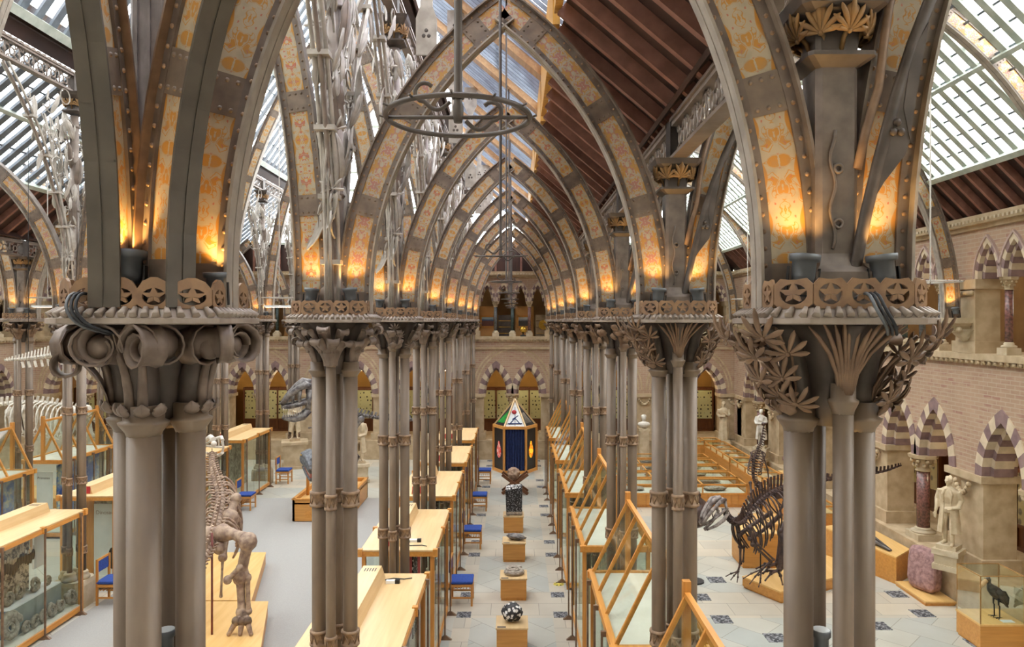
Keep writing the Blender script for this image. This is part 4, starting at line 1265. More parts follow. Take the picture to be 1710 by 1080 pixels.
def panel(parent, name, mat, x, y0, y1, z0, z1, th=.02):
    return part(MB().box(x-th/2, x+th/2, y0, y1, z0, z1), name, mat, parent)
cf = case_flat(0); cg = case_gable()
CASES = {}
flat_lab = {(1, 2): 'flat birch-topped display case nearest the viewer on the carpet side of the tiled aisle'}
R2 = 'flat birch-topped display case beside the tiled aisle, %s from the viewer'
R1 = 'display case with pitched glass lantern along the tiled aisle, %s from the viewer'
R3 = 'flat-topped glass display case beyond the carpet, %s from the viewer'
R4 = 'display case with pitched glass lantern on the elephant side, %s from the viewer'
for n, k in enumerate(range(1, 7)):
    o = cf if k == 1 else dup(cf); o.location = (-2.32, BAY0(k), 0); o['label'] = R2 % ORD[k]; o['group'] = 'flat cases beside the tiled aisle'; CASES[(1, k)] = o
for k in range(1, 7):
    o = cg if k == 1 else dup(cg); o.location = (1.07, BAY0(k), 0); o['label'] = R1 % ORD[k]; o['group'] = 'lantern cases along the tiled aisle'; CASES[(0, k)] = o
for k in range(3, 7):
    o = dup(cf); o.location = (-9.1, BAY0(k), 0); o['label'] = R3 % ORD[k-2]; o['group'] = 'flat cases beyond the carpet'; CASES[(2, k)] = o
for k in range(4, 7):
    o = dup(cg); o.location = (-11.22, BAY0(k)+CL, 0); o.rotation_euler = (0, 0, PI); o['label'] = R4 % ORD[k-3]; o['group'] = 'lantern cases on the elephant side'; CASES[(3, k)] = o
# display boards standing inside the cases
def board(x, y0, y1, z0, z1, mat, lab, th=.03, cat='display panel'):
    o = MB().box(x-th/2, x+th/2, y0, y1, z0, z1).build('poster_board', mat); tag(o, lab, cat, 'display panels inside the cases'); return o
def text_on(parent, body, size, loc, rot, mat):
    cu = bpy.data.curves.new('lettering', 'FONT'); cu.body = body; cu.size = size; cu.extrude = .001; cu.materials.append(mat)
    o = bpy.data.objects.new('lettering_curve', cu); COL.objects.link(o); dg = bpy.context.evaluated_depsgraph_get()
    me = bpy.data.meshes.new_from_object(o.evaluated_get(dg)); bpy.data.objects.remove(o)
    o = bpy.data.objects.new('lettering', me); COL.objects.link(o); o.location = loc; o.rotation_euler = rot; o.parent = parent; return o
for k, (ma, la) in {1: ('red', 'red'), 2: ('red', 'red'), 3: ('red', 'red'), 4: ('mural_green', 'teal patterned'), 5: ('mural_green', 'mottled'), 6: ('mural_green', 'faded')}.items():
    b = board(-1.75, BAY0(k)+.15, BAY0(k)+CL-.15, .16, 1.7, M[ma], '%s display panel inside the %s flat case beside the tiled aisle' % (la, ORD[k]))
    o = MB().box(-1.62, -1.60, BAY0(k)+.25, BAY0(k)+.75, .4, 1.72).build('poster_board', M['mural_pattern']); tag(o, 'black and white patterned panel inside the %s flat case beside the tiled aisle' % ORD[k], 'display panel', 'display panels inside the cases')
    o = MB().box(-1.5, -1.48, BAY0(k)+.9, BAY0(k)+1.5, .16, .9).build('poster_board', M['white' if k % 2 else 'red']); tag(o, 'small low panel inside the %s flat case beside the tiled aisle' % ORD[k], 'display panel', 'display panels inside the cases')
for k in range(1, 7):
    board(1.56, BAY0(k)+.15, BAY0(k)+CL-.15, .16, 1.8, M['mural_green'], 'faded backdrop panel inside the %s lantern case of the tiled aisle' % ORD[k])
# nearest big case beyond the carpet: photograph mural, blue plinth and ammonites
k = 3; cy = BAY0(3)
mu = board(-8.72, cy+.1, cy+CL-.45, .5, 1.78, M['mural_photo'], 'tall crowd photograph mural inside the large near case beyond the carpet')
m = MB(); rnd = random.Random(4)
for i in range(26):
    y = cy+.3+i*.065; z = 1.0+.05*math.sin(i)+.008*i; m.ball((-8.70, y, z+.13), .028, 6, 5, 1, (.3, 1, 1.3)); m.ball((-8.70, y, z), .06, 6, 5, 0, (.25, .8, 1.7))
part(m, 'printed_figures', [M['black'], M['white_base']], mu)
o = MB().box(-8.75, -8.72, cy+1.98, cy+2.25, .9, 1.6).build('poster_board', M['white']); tag(o, 'pale blank text panel at the right end of the large near case', 'display panel')
bl = thing('display_plinth', 'slate blue plinth inside the large near case carrying a row of ammonites', 'plinth', (-8.5, cy+.75, .16))
part(MB().box(-.14, .2, .02, 1.35, 0, .46), 'plinth_body', plain('grey_green_board', '8d958d', '7d857e', 4, .5), bl)
part(MB().box(-.14, .2, 0, .02, 0, .46), 'end_panel', plain('slate_blue_board', '5d7896', '51698a', 4, .5), bl)
part(MB().box(-.13, .19, .01, 1.34, .46, .48), 'plinth_top', M['white'], bl)
def ammonite(R, seed):
    rnd = random.Random(seed); m = MB(); P = []; rr = []
    n = 46
    for i in range(n):
        q = i/(n-1); a = 2*PI*2.4*q; r = R*(1-.82*q); P.append((0, r*.78*math.cos(a), r*.78*math.sin(a)))
        w = R*.26*(1-.8*q)*(1+.12*(1 if i % 2 else -1)); rr.append((w, w*1.1))
    m.tube(P, rr, 8, flat=(1, 0, 0)); return m
am = [(-8.22, cy+.66, .42, .26, .2, 'large ribbed ammonite on the floor of the near case, leftmost'), (-8.2, cy+1.0, .27, .11, .1, 'small ammonite below the blue plinth, first of the row'), (-8.18, cy+1.2, .28, .12, .0, 'pale ammonite below the blue plinth, second of the row'), (-8.18, cy+1.42, .28, .12, .1, 'dark ammonite below the blue plinth, third of the row'),
      (-8.18, cy+1.66, .3, .14, .15, 'ammonite below the blue plinth, fourth of the row'), (-8.18, cy+1.9, .29, .13, .1, 'ammonite beyond the blue plinth, near the case corner'), (-8.18, cy+2.2, .33, .17, .3, 'grey disc ammonite leaning in the far corner of the near case'),
      (-8.45, cy+.95, .64+.14, .14, .1, 'ammonite standing on the blue plinth, first from the viewer'), (-8.48, cy+1.25, .64+.16, .16, .0, 'larger ammonite standing on the blue plinth, in its middle'), (-8.45, cy+1.6, .64+.14, .14, .2, 'ammonite standing on the blue plinth, near its far end'), (-8.42, cy+1.9, .64+.1, .1, .1, 'smallest ammonite on the far end of the blue plinth')]
for i, (x, y, z, R, ti, lab) in enumerate(am):
    o = ammonite(R, i).build('ammonite', M['ammonite'], None, (x, y, z)); o.rotation_euler = (.4*i, -ti, 0); tag(o, lab, 'fossil', 'ammonites in the near case')
# text posters in the cases
p = board(-8.6, BAY0(4)+.06, BAY0(4)+.09, .2, 1.62, M['white'], 'white Dinosaur text poster facing the viewer inside the second case beyond the carpet')
p.data = MB().box(-8.62, -8.12, BAY0(4)+.26, BAY0(4)+.28, .2, 1.66).mesh('poster_board', M['white'])
text_on(p, 'Dinosaurs', .11, (-8.58, BAY0(4)+.257, 1.45), (PI/2, 0, 0), M['fossil'])
m = MB(); m.ball((-8.25, BAY0(4)+.255, .55), .1, 10, 8, 0, (.8, .06, 2.2)); part(m, 'printed_silhouette', M['iron_dark'], p)
q = board(-8.9, BAY0(4)+.3, BAY0(4)+.34, .16, 1.7, M['oak_v'], 'oak back panel inside the second case beyond the carpet')
q.data = MB().box(-9.0, -8.64, BAY0(4)+.28, BAY0(4)+.31, .16, 1.72).mesh('poster_board', M['oak_v'])
p = MB().box(-12.05, -11.65, BAY0(5)+.25, BAY0(5)+.27, .2, 1.6).build('poster_board', M['white']); tag(p, 'white Primates text poster inside the lantern case on the elephant side', 'display panel')
text_on(p, 'Primates', .09, (-12.03, BAY0(5)+.247, 1.42), (PI/2, 0, 0), M['iron_dark'])
board(-11.6, BAY0(5)+.35, BAY0(5)+CL-.1, .3, 1.75, M['mural_blue'], 'blue sky mural inside the second lantern case on the elephant side')
board(-11.6, BAY0(4)+.2, BAY0(4)+CL-.1, .2, 1.75, M['mural_blue'], 'blue map mural inside the nearest lantern case on the elephant side')
for k in (5, 6): board(-8.72, BAY0(k)+.15, BAY0(k)+CL-.15, .18, 1.75, M['mural_green'], 'greenish backdrop panel inside the %s case beyond the carpet' % ORD[k-2])
board(-8.72, BAY0(4)+.5, BAY0(4)+CL-.15, .18, 1.75, M['mural_green'], 'greenish backdrop panel inside the second case beyond the carpet')
# little loose leads on two case tops
def lead(pts, lab, loc, mats='cable'):
    t = thing('loose_lead', lab, 'cable', loc)
    part(MB().tube(pts, .007, 6), 'cord', M['cable'], t); part(MB().box(-.02, .1, -.03, .03, 0, .04), 'plug', M['white'], t); part(MB().box(.1, .16, -.03, .03, 0, .05), 'connector', M['black'], t)
lead([(0, 0, .01), (-.05, .1, .01), (.05, .16, .01), (.2, .13, .01), (.3, .17, .01)], 'loose black lead with white plug on the second flat case top beside the tiled aisle', (-1.7, BAY0(2)+1.95, 1.9))
lead([(.0, 0, .01), (-.06, -.12, .01), (.02, -.22, .01), (.2, -.2, .01), (.28, -.25, .01)], 'loose black lead with white plug on the third flat case top beside the tiled aisle', (-1.65, BAY0(3)+.35, 1.9))

# ================================================================ visitor chairs
def make_chair():
    t = thing('visitor_chair', 'x', 'chair')
    bev(part(MB().box(-.22, .22, -.22, .22, .41, .47), 'seat', M['blue'], t), .02)
    bev(part(MB().box(-.235, -.2, -.2, .2, .62, .84), 'backrest', M['blue'], t), .012)
    for x in (-.2, .2):
        for y in (-.2, .2):
            m = MB().box(x-.018, x+.018, y-.018, y+.018, 0, .88 if x < 0 else .41); part(m, 'leg', M['oak_v'], t)
    m = MB()
    for y in (-.2, .2): m.box(-.2, .2, y-.012, y+.012, .36, .41); m.box(-.2, .2, y-.01, y+.01, .14, .17)
    for x in (-.2, .2): m.box(x-.012, x+.012, -.2, .2, .36, .41)
    part(m, 'seat_frame', M['oak_x'], t)
    part(MB().box(-.215, -.195, -.2, .2, .84, .88), 'top_rail', M['oak'], t)
    m = MB()
    for i in range(6): m.box(-.15+i*.06, -.135+i*.06, -.2, .2, .29, .31)
    part(m, 'under_rack', M['oak_x'], t)
    return t
ch = make_chair(); cnt = 0
for row, X, ks in ((1, -1.02, (4, 5, 6, 7)), (2, -7.72, (4, 6, 7))):
    for n, k in enumerate(ks):
        o = ch if cnt == 0 else dup(ch); cnt += 1
        o.location = (X, PY(k)+.12, 0); o.rotation_euler = (0, 0, 0)
        o['label'] = 'blue-seated oak chair by the %s, %s from the viewer' % ('display cases of the tiled aisle' if row == 1 else 'cases beyond the carpet', ORD[n+1]); o['group'] = 'blue-seated visitor chairs'

# ================================================================ pedestals in the tiled aisle
def make_ped():
    t = thing('wooden_pedestal', 'x', 'pedestal')
    bev(part(MB().box(-.25, .25, 0, .48, .05, .4), 'body', M['oak_x'], t), .004)
    bev(part(MB().box(-.265, .265, -.015, .495, .4, .43), 'top', M['oak_pale'], t), .005)
    part(MB().box(-.24, .24, .01, .47, 0, .05), 'plinth', M['oak'], t)
    part(MB().box(-.24, -.1, -.0, .05, .43, .434), 'caption', M['iron_dark'], t)
    return t
pd = make_ped()
PEDY = [11.65, 13.88, 16.1, 18.3]; px = [(855-860)*11.65/1200, -.028, -.02, -.04]
plab = ['oak pedestal nearest the viewer carrying the speckled white boulder', 'oak pedestal carrying the round ammonite, second from the viewer', 'oak pedestal carrying the flat fossil slab, third from the viewer', 'oak pedestal carrying the tall black speckled block, farthest of the row']
for i in range(4):
    o = pd if i == 0 else dup(pd); o.location = (px[i], PEDY[i], 0); o['label'] = plab[i]; o['group'] = 'oak pedestals down the tiled aisle'
def rock(name, c, sc, mat, seed, lab, cat='rock', vs=.012, amp=.18, fr=2.2, flat=False, boxy=0):
    m = MB(); rnd = random.Random(seed); bm = bmesh.new(); bmesh.ops.create_icosphere(bm, subdivisions=5 if vs < .02 else 4, radius=1)
    for v in bm.verts:
        n = mnoise.noise(v.co*fr+Vector((seed, 0, 0)))+.5*mnoise.noise(v.co*fr*2.3+Vector((0, seed, 0)))+.25*mnoise.noise(v.co*fr*5)
        v.co *= 1+amp*n
        if boxy: v.co = Vector([math.copysign(abs(q)**boxy, q)*.82 for q in v.co])+v.co*.06
        if flat: v.co.z = max(-.55, min(v.co.z, .62))
        v.co = Vector((v.co.x*sc[0], v.co.y*sc[1], v.co.z*sc[2]))
    z0 = min(v.co.z for v in bm.verts)
    for v in bm.verts: v.co.z -= z0
    for f in bm.faces: f.smooth = True
    me = bpy.data.meshes.new(name); bm.to_mesh(me); bm.free(); me.materials.append(mat)
    o = bpy.data.objects.new(name, me); COL.objects.link(o); o.location = c; tag(o, lab, cat); return o
rock('boulder', (px[0], PEDY[0]+.26, .43), (.17, .15, .15), M['breccia'], 1, 'black and white speckled boulder on the nearest oak pedestal', amp=.12)
o = rock('fossil_disc', (px[1]+.01, PEDY[1]+.25, .43), (.2, .17, .085), M['fossil'], 5, 'round grey ammonite lying flat on the second oak pedestal', 'fossil', amp=.06, flat=True)
m = MB(); P = []; rr = []
for i in range(40):
    q = i/39; a = 2*PI*2.1*q+.6; r = .165*(1-.78*q); P.append((r*math.cos(a), r*.85*math.sin(a), .115-.02*(1-q))); rr.append(.032*(1-.75*q))
m.tube(P, rr, 7); part(m, 'whorl', M['fossil'], o)
rock('fossil_slab', (px[2]+.04, PEDY[2]+.22, .43), (.21, .09, .07), M['bone_grey'], 9, 'dark pointed fossil slab on the third oak pedestal', 'fossil', amp=.2).rotation_euler = (0, .08, -.2)
bk2 = thing('stone_block', 'tall black and white speckled stone block on the fourth oak pedestal', 'rock', (px[3]+.02, PEDY[3]+.22, .43))
m = MB(); m.hexa([(-.2, -.15, .0), (.2, -.15, 0), (.2, .15, 0), (-.2, .15, 0), (-.23, -.17, .66), (.21, -.15, .72), (.21, .16, .72), (-.22, .16, .68)])
bev(part(m, 'polished_face', M['blackstone'], bk2), .02)
m = MB(); m.box(-.21, .21, -.155, .16, 0, .12); bev(part(m, 'rough_foot', M['fossil'], bk2), .03)
m = MB(); m.hexa([(-.225, -.165, .66), (.205, -.145, .72), (.205, .155, .72), (-.215, .155, .68), (-.2, -.15, .69), (.19, -.13, .745), (.19, .14, .745), (-.2, .14, .71)])
part(m, 'rough_top', M['breccia'], bk2)
# X-shaped oak stand with a banded rock
xs = thing('crossed_stand', 'dark crossed timber stand holding a banded rock before the stained booth', 'stand', (0, 22.6, 0))
for y in (-.2, .2):
    for sg in (-1, 1): part(MB().beam((-.4*sg, y+.03*sg, .02), (.4*sg, y+.03*sg, .62), .09, .09, (0, 1, 0)), 'crossed_beam', plain('dark_oak%d%d' % (y*10, sg), '7d5233', '5f3c24', 8, .5), xs)
part(MB().beam((0, -.28, .32), (0, .28, .32), .07, .07), 'tie_bar', M['mahogany'], xs)
rock('banded_rock', (-.04, 22.6, .4), (.2, .2, .2), M['crystal'], 14, 'angular brown banded rock cradled by the crossed timber stand', amp=.16, fr=1.4)

# ================================================================ hexagonal booth
bo = thing('hexagonal_booth', 'hexagonal oak booth with pyramid of coloured glass and navy curtain', 'booth', (0, 26.1, 0))
Rb = .78
hx = [Vector((Rb*math.cos(PI/3*i-PI/3*2+PI/3*.0), Rb*math.sin(PI/3*i-PI/3*2), 0)) for i in range(6)]   # 0,1 = front edge
Z0, Z1, ZA = .08, 1.62, 2.58
m = MB()
for i in range(6):
    a, b = hx[i], hx[(i+1) % 6]
    for z in (.05, Z1): m.beam(a+Vector((0, 0, z)), b+Vector((0, 0, z)), .07, .1)
part(m, 'rails', M['oak_x'], bo)
for i in range(6):
    part(MB().beam(hx[i]+Vector((0, 0, 0)), hx[i]+Vector((0, 0, Z1)), .08, .08, (0, 1, 0)), 'corner_post', M['oak_v'], bo)
    part(MB().beam(hx[i]+Vector((0, 0, Z1)), Vector((0, 0, ZA)), .05, .05), 'roof_bar', M['oak_pale'], bo)
cols = [None, 'mirror', 'x', 'x', 'x', 'green']
for i in range(6):
    a, b = hx[i]*.97, hx[(i+1) % 6]*.97; A = Vector((0, 0, ZA-.03)); up = Vector((0, 0, Z1))
    m = MB(); n = 0; m.v += [tuple(a+up), tuple(b+up), tuple(A)]; m.face((0, 1, 2)); pn = part(m, 'roof_panel', M['black'] if i else M['white'], bo)
    c = (a+up+b+up+A)/3; nn = (b-a).cross(A-a-up).normalized(); nn = nn if nn.dot(c-Vector((0, 0, 1.5))) > 0 else -nn
    e1 = (b-a).normalized(); e2 = nn.cross(e1)
    if e2.z < 0: e2 = -e2
    rnd = random.Random(20+i)
    if i == 0:
        m = MB()
        for (x, y, r, w) in ((-.0, .25, .1, .3), (-.12, -.1, .02, .3), (.13, -.12, .02, -.3), (.0, -.2, .3, .03)):
            pass
        for q, (p0, p1, wd) in enumerate((((-.2, -.25), (.0, .0), .035), ((.0, .0), (.2, -.25), .03), ((0, -.3), (0, .45), .018), ((-.1, -.05), (.12, .1), .03), ((-.25, -.22), (.25, -.22), .05))):
            m.beam(c+e1*p0[0]+e2*p0[1]+nn*.01, c+e1*p1[0]+e2*p1[1]+nn*.01, wd, .006, nn)
        part(m, 'leading', M['curtain'], pn)
        m = MB(); m.ball(c+e1*-.03+e2*.24+nn*.008, .09, 8, 6, 0, (1, 1, .9), None); part(m, 'red_glass', M['red'], pn).scale = (1, 1, 1)
    elif i == 5:
        m = MB(); m.v += [tuple(c+e1*x+e2*y+nn*.01) for x, y in ((-.26, -.24), (.2, -.2), (.05, .3), (-.08, .1))]; m.face((0, 1, 2, 3)); part(m, 'green_glass', plain('green_glass', '2f9e46', '1d7a30', 8, .2), pn)
    elif i == 1:
        m = MB()
        for q in range(5):
            x = -.2+.09*q; m.beam(c+e1*x+e2*-.22+nn*.01, c+e1*(x*.3)+e2*.2+nn*.01, .02, .006, nn)
        part(m, 'leading', M['fossil'], pn)
    if i == 0:
        m = MB(); n = 28
        for q in range(n):
            x0 = a.x+.05+(b.x-a.x-.1)*q/n; x1 = a.x+.05+(b.x-a.x-.1)*(q+1)/n; y0 = a.y-.01+.03*math.sin(q*1.5); y1 = a.y-.01+.03*math.sin((q+1)*1.5)
            m.quad((x0, y0, .12), (x1, y1, .12), (x1, y1, Z1-.04), (x0, y0, Z1-.04))
        part(m, 'curtain', M['curtain'], bo)
    else:
        m = MB(); m.quad(a+Vector((0, 0, .1)), b+Vector((0, 0, .1)), b+Vector((0, 0, Z1-.04)), a+Vector((0, 0, Z1-.04))); w = part(m, 'side_panel', M['black'], bo)
        if i in (1, 5):
            cc = (a+b)/2; nn = Vector((cc.x, cc.y, 0)).normalized(); Rm = Matrix.Rotation(math.atan2(nn.y, nn.x), 3, 'Z')
            m = MB(); m.ball(cc+nn*.012+Vector((0, 0, .75)), .2, 10, 8, 0, (.05, .8, 1.25), Rm); m.ball(cc+nn*.012+Vector((0, 0, 1.0)), .1, 8, 6, 0, (.05, .8, 1.1), Rm)
            part(m, 'lit_glass', M['glow_red'] if i == 5 else M['glow_yellow'], w)
# floor grilles
gr = MB().box(-.13, .13, -.13, .13, 0, .006)
gme = gr.mesh('floor_grille', M['grille'])
GL = [(sx*.89-.05, PY(k)+dy, 'pair of %s %s the %s pier, tiled aisle %s' % ('', '', ORD[k], '')) for k in () for sx in () for dy in ()]
n = 0
for k in range(3, 9):
    for dy in (-.48, .48):
        for sx in (-1, 1):
            o = bpy.data.objects.new('floor_grille', gme); COL.objects.link(o); o.location = (sx*.89-.05, PY(k)+dy, 0)
            tag(o, 'square floor grille %s the %s pier from the viewer, %s edge of the tiled aisle' % ('before' if dy < 0 else 'behind', ORD[k], 'carpet' if sx < 0 else 'fossil-table'), 'floor grille', 'iron floor grilles')
for i, (x, y, lab) in enumerate(((1196, 968, 'floor grille between the nearest fossil pier and the dinosaur plinth corner'), (1205, 1034, 'floor grille nearest the pitched case corner by the dinosaur plinth'), (1295, 1065, 'floor grille beside the nearest fossil-side pier shafts'), (1467, 1045, 'floor grille just beyond the nearest pier towards the stone wall'), (1497, 992, 'floor grille before the rough pink stone'), (1540, 1024, 'floor grille between the pink stone and the bird case'), (1634, 1074, 'floor grille at the foot of the bird case'), (1170, 997, 'floor grille half hidden behind the second fossil pier'),
                               (466, 789, 'floor grille by the farthest chair beyond the carpet'), (415, 815, 'floor grille on the stone strip at the carpet end'))):
    p = GP(x, y); o = bpy.data.objects.new('floor_grille', gme); COL.objects.link(o); o.location = p; o.scale = (1.3, 1.3, 1) if x > 1000 else (1, 1, 1); tag(o, lab, 'floor grille', 'iron floor grilles')
M['screen'] = plain('ochre_screen', 'd6a462', 'c9955a', 2, .7)
M['lens_dim'] = plain('frosted_lens', 'c9ccca', 'b9bcba', 5, .3)
# ================================================================ statues
def figure(h, pose, vs, mat, base, lab, loc, rz, cat='statue', coat=True):
    t = thing('stone_statue', lab, cat, loc, rz, 'statues around the court')
    m = MB(); s = h/1.8
    V = lambda *p: Vector(p)
    if pose != 'robe':
        for sg in (-1, 1):
            fx = -.04 if sg < 0 else .06
            m.tube([V(sg*.09, 0, .95), V(sg*.1, -.03+fx*.3, .72), V(sg*.105, -.04-fx, .48), V(sg*.11, .0-fx*1.5, .3), V(sg*.115, .02-fx*2, .08)], [.1, .09, .065, .062, .045], 10)
            m.tube([V(sg*.115, .05-fx*2, .05), V(sg*.125, -.06-fx*2, .045), V(sg*.14, -.17-fx*2, .03)], [.05, .048, .035], 8)
    m.tube([V(0, 0, .86), V(0, 0, .98), V(0, .01, 1.1), V(0, 0, 1.28), V(0, 0, 1.42), V(0, .01, 1.5), V(0, .01, 1.54)], [(.18, .13), (.185, .135), (.165, .12), (.2, .14), (.215, .13), (.15, .095), (.07, .07)], 14, flat=(1, 0, 0))
    m.tube([V(0, .01, 1.5), V(0, 0, 1.6)], [.062, .055], 10)
    tilt = {'look': -.35, 'hold': .15, 'robe': 0, 'stand': .2}[pose]
    R = Matrix.Rotation(tilt, 3, 'Z')@Matrix.Rotation(.22 if pose == 'look' else .05, 3, 'X'); hc = V(0, -.01, 1.69)
    hp = lambda x, y, z: hc+R@V(x, y, z)
    m.ball(hc, .1, 14, 10, 0, (.78, .98, 1.2), R); m.ball(hp(0, -.02, -.05), .07, 10, 8, 0, (.85, .95, 1.0), R)
    m.tube([hp(0, -.095, .025), hp(0, -.125, -.02), hp(0, -.098, -.03)], [.011, .016, .012], 6)
    m.tube([hp(-.05, -.085, .035), hp(0, -.102, .03), hp(.05, -.085, .035)], .012, 6)
    m.tube([hp(-.025, -.092, -.055), hp(.025, -.092, -.055)], .009, 6); m.ball(hp(0, -.085, -.095), .025, 8, 6)
    for sg in (-1, 1):
        m.ball(hp(sg*.08, .01, -.01), .025, 8, 6, 0, (.5, .8, 1.3)); m.ball(hp(sg*.03, -.088, .01), .011, 6, 4)
    for i in range(14):
        a = i*.45; m.ball(hp(.07*math.sin(a), .045+.03*math.cos(a*1.7), .06+.04*math.cos(a)), .035, 7, 5)
    def arm(pts, rr, hand):
        m.tube(pts, rr, 10); p = V(*hand[0]); d = V(*hand[1]).normalized(); x = d.orthogonal().normalized()
        m.tube([p-d*.02, p+d*.04, p+d*.085], [(.035, .022), (.042, .022), (.038, .018)], 8)
        for q in range(4):
            o = x*(q-1.5)*.021; L = (.06, .072, .068, .052)[q]
            m.tube([p+d*.08+o, p+d*(.08+L*.5)+o+V(0, -.006, -.004), p+d*(.08+L)+o+V(0, -.004, -.022)], [.012, .011, .009], 6)
        m.tube([p+d*.02+x*.035, p+d*.06+x*.062, p+d*.085+x*.06], [.013, .012, .01], 6)
    if pose in ('look', 'stand'):
        arm([V(.21, .01, 1.43), V(.28, .06, 1.2), V(.25, -.06, 1.02), V(.12, -.15, 1.0)], [.075, .068, .055, .04], ((.1, -.16, 1.0), (-.8, -.3, .05)))
        arm([V(-.21, .01, 1.43), V(-.29, .03, 1.18), V(-.27, -.06, 1.0), V(-.27, -.14, .88)], [.075, .066, .052, .038], ((-.27, -.15, .86), (0, -.35, -.9)))
    else:
        arm([V(.21, .01, 1.43), V(.29, .0, 1.2), V(.2, -.13, 1.15), V(.08, -.17, 1.25)], [.075, .068, .055, .04], ((.06, -.18, 1.26), (-.7, -.1, .5)))
        arm([V(-.21, .01, 1.43), V(-.29, .0, 1.2), V(-.2, -.14, 1.1), V(-.06, -.18, 1.12)], [.075, .066, .052, .038], ((-.04, -.19, 1.12), (.9, -.1, .1)))
    if pose == 'robe':
        n = 28; rings = []
        for z, a, b in ((.02, .26, .22), (.3, .24, .2), (.6, .22, .18), (.9, .21, .165), (1.1, .18, .14)):
            rings.append(([( (a+.018*math.cos(7*2*PI*k/n))*math.cos(2*PI*k/n), (b+.018*math.cos(7*2*PI*k/n))*math.sin(2*PI*k/n)) for k in range(n)], z))
        loft(m, rings)
    elif coat:
        n = 20; I = []; O = []
        lv = ((1.5, .13, .1), (1.44, .235, .15), (1.25, .235, .165), (1.05, .215, .16), (.85, .235, .18), (.6, .26, .2), (.32, .285, .225))
        for z, a, b in lv:
            for k in range(n+1):
                q = -PI/2+.38+(2*PI-.76)*k/n; f = .012*math.sin(q*9)*(1.5-z)
                O.append(V((a+f)*math.cos(q), (b+f)*math.sin(q)+.02, z)); I.append(V((a+f-.035)*math.cos(q), (b+f-.035)*math.sin(q)+.02, z))
        b0 = len(m.v); m.v += [tuple(p) for p in O+I]; K = len(O)
        for r in range(len(lv)-1):
            for k in range(n):
                a = b0+r*(n+1)+k; m.face((a, a+1, a+n+2, a+n+1)); m.face((a+K, a+K+n+1, a+K+n+2, a+K+1))
            for k in (0, n):
                a = b0+r*(n+1)+k; m.face((a, a+n+1, a+K+n+1, a+K))
        for r in (0, len(lv)-1):
            for k in range(n):
                a = b0+r*(n+1)+k; m.face((a, a+1, a+K+1, a+K))
        for sg in (-1, 1): m.tube([V(sg*.05, -.1, 1.5), V(sg*.11, -.14, 1.35), V(sg*.09, -.15, 1.15)], [.025, .04, .025], 8)
    m.v = [tuple(Vector(p)*s) for p in m.v]
    o = part(m, 'figure', mat, t); remesh(o, vs, 2, .3)
    bz, bw, bm = base
    b = MB(); b.box(-.24*s, .24*s, -.24*s, .24*s, -.07, .012)
    if bz > .1:
        b.hexa([(-bw*.9, -bw*.9, -bz), (bw*.9, -bw*.9, -bz), (bw*.9, bw*.9, -bz), (-bw*.9, bw*.9, -bz), (-bw, -bw, -.1), (bw, -bw, -.1), (bw, bw, -.1), (-bw, bw, -.1)])
        b.box(-bw*1.12, bw*1.12, -bw*1.12, bw*1.12, -.17, -.07); b.box(-bw*1.1, bw*1.1, -bw*1.1, bw*1.1, -bz, -bz+.1)
    part(b, 'pedestal', bm, t)
    return t
figure(1.27, 'look', .0085, M['statue'], (.45, .2, M['stone_pale']), 'cream statue of a coated man looking down beside the nearest wall pier', (8.12, 13.45, 1.22), -.85)
figure(1.2, 'hold', .02, M['marble'], (.5, .2, M['stone_pale']), 'white marble statue cradling something against the side wall beyond the table cases', (8.15, 23.8, 1.27), -.6)
figure(1.45, 'robe', .022, M['statue'], (.85, .22, M['statue']), 'robed cream statue in the far corner of the side wall', (8.0, 27.55, .86), -.25)
figure(1.55, 'stand', .022, M['statue'], (.68, .3, M['stone_pale']), 'cream statue of a coated man on a pale pedestal beyond the carpet', (-5.25, 24.2, .7), .25)
figure(1.4, 'hold', .024, M['statue'], (1.05, .42, M['stone']), 'cream statue on a tall stone block behind the dinosaur skull', (-8.15, 26.6, 1.05), .3)
figure(1.1, 'robe', .024, M['stone_pale'], (.4, .16, M['stone_pale']), 'small pale figure on the end wall pier at the carpet side of the booth', (-1.72, 27.95, 1.15), .1)
figure(1.1, 'hold', .024, M['stone_pale'], (.4, .16, M['stone_pale']), 'small pale figure on the end wall pier at the table-case side of the booth', (1.5, 27.95, 1.15), -.1)
bu = thing('marble_bust', 'white marble bust on a stone pedestal against the end wall', 'bust', (4.95, 27.6, 1.3), 0, 'statues around the court')
m = MB(); m.ball((0, 0, .38), .11, 12, 9, 0, (.8, .95, 1.2)); m.tube([(0, .01, .2), (0, 0, .32)], .06, 10); m.tube([(0, -.1, .36), (0, -.12, .34)], .014, 6)
m.tube([(0, 0, .02), (0, 0, .12), (0, 0, .2), (0, 0, .25)], [(.12, .1), (.24, .14), (.22, .12), (.08, .08)], 14, flat=(1, 0, 0))
for i in range(12): m.ball((.08*math.sin(i*.55), .05+.02*math.cos(i), .45+.035*math.cos(i*.55)), .035, 6, 5)
remesh(part(m, 'head_and_shoulders', M['marble'], bu), .018, 3, .4)
m = MB(); m.lathe([(.07, 0), (.1, .03)], 12, (0, 0, -.02)); m.box(-.2, .2, -.2, .2, -.1, -.02); m.box(-.17, .17, -.17, .17, -1.2, -.1); m.box(-.22, .22, -.22, .22, -1.3, -1.2)
part(m, 'pedestal', M['stone_pale'], bu)

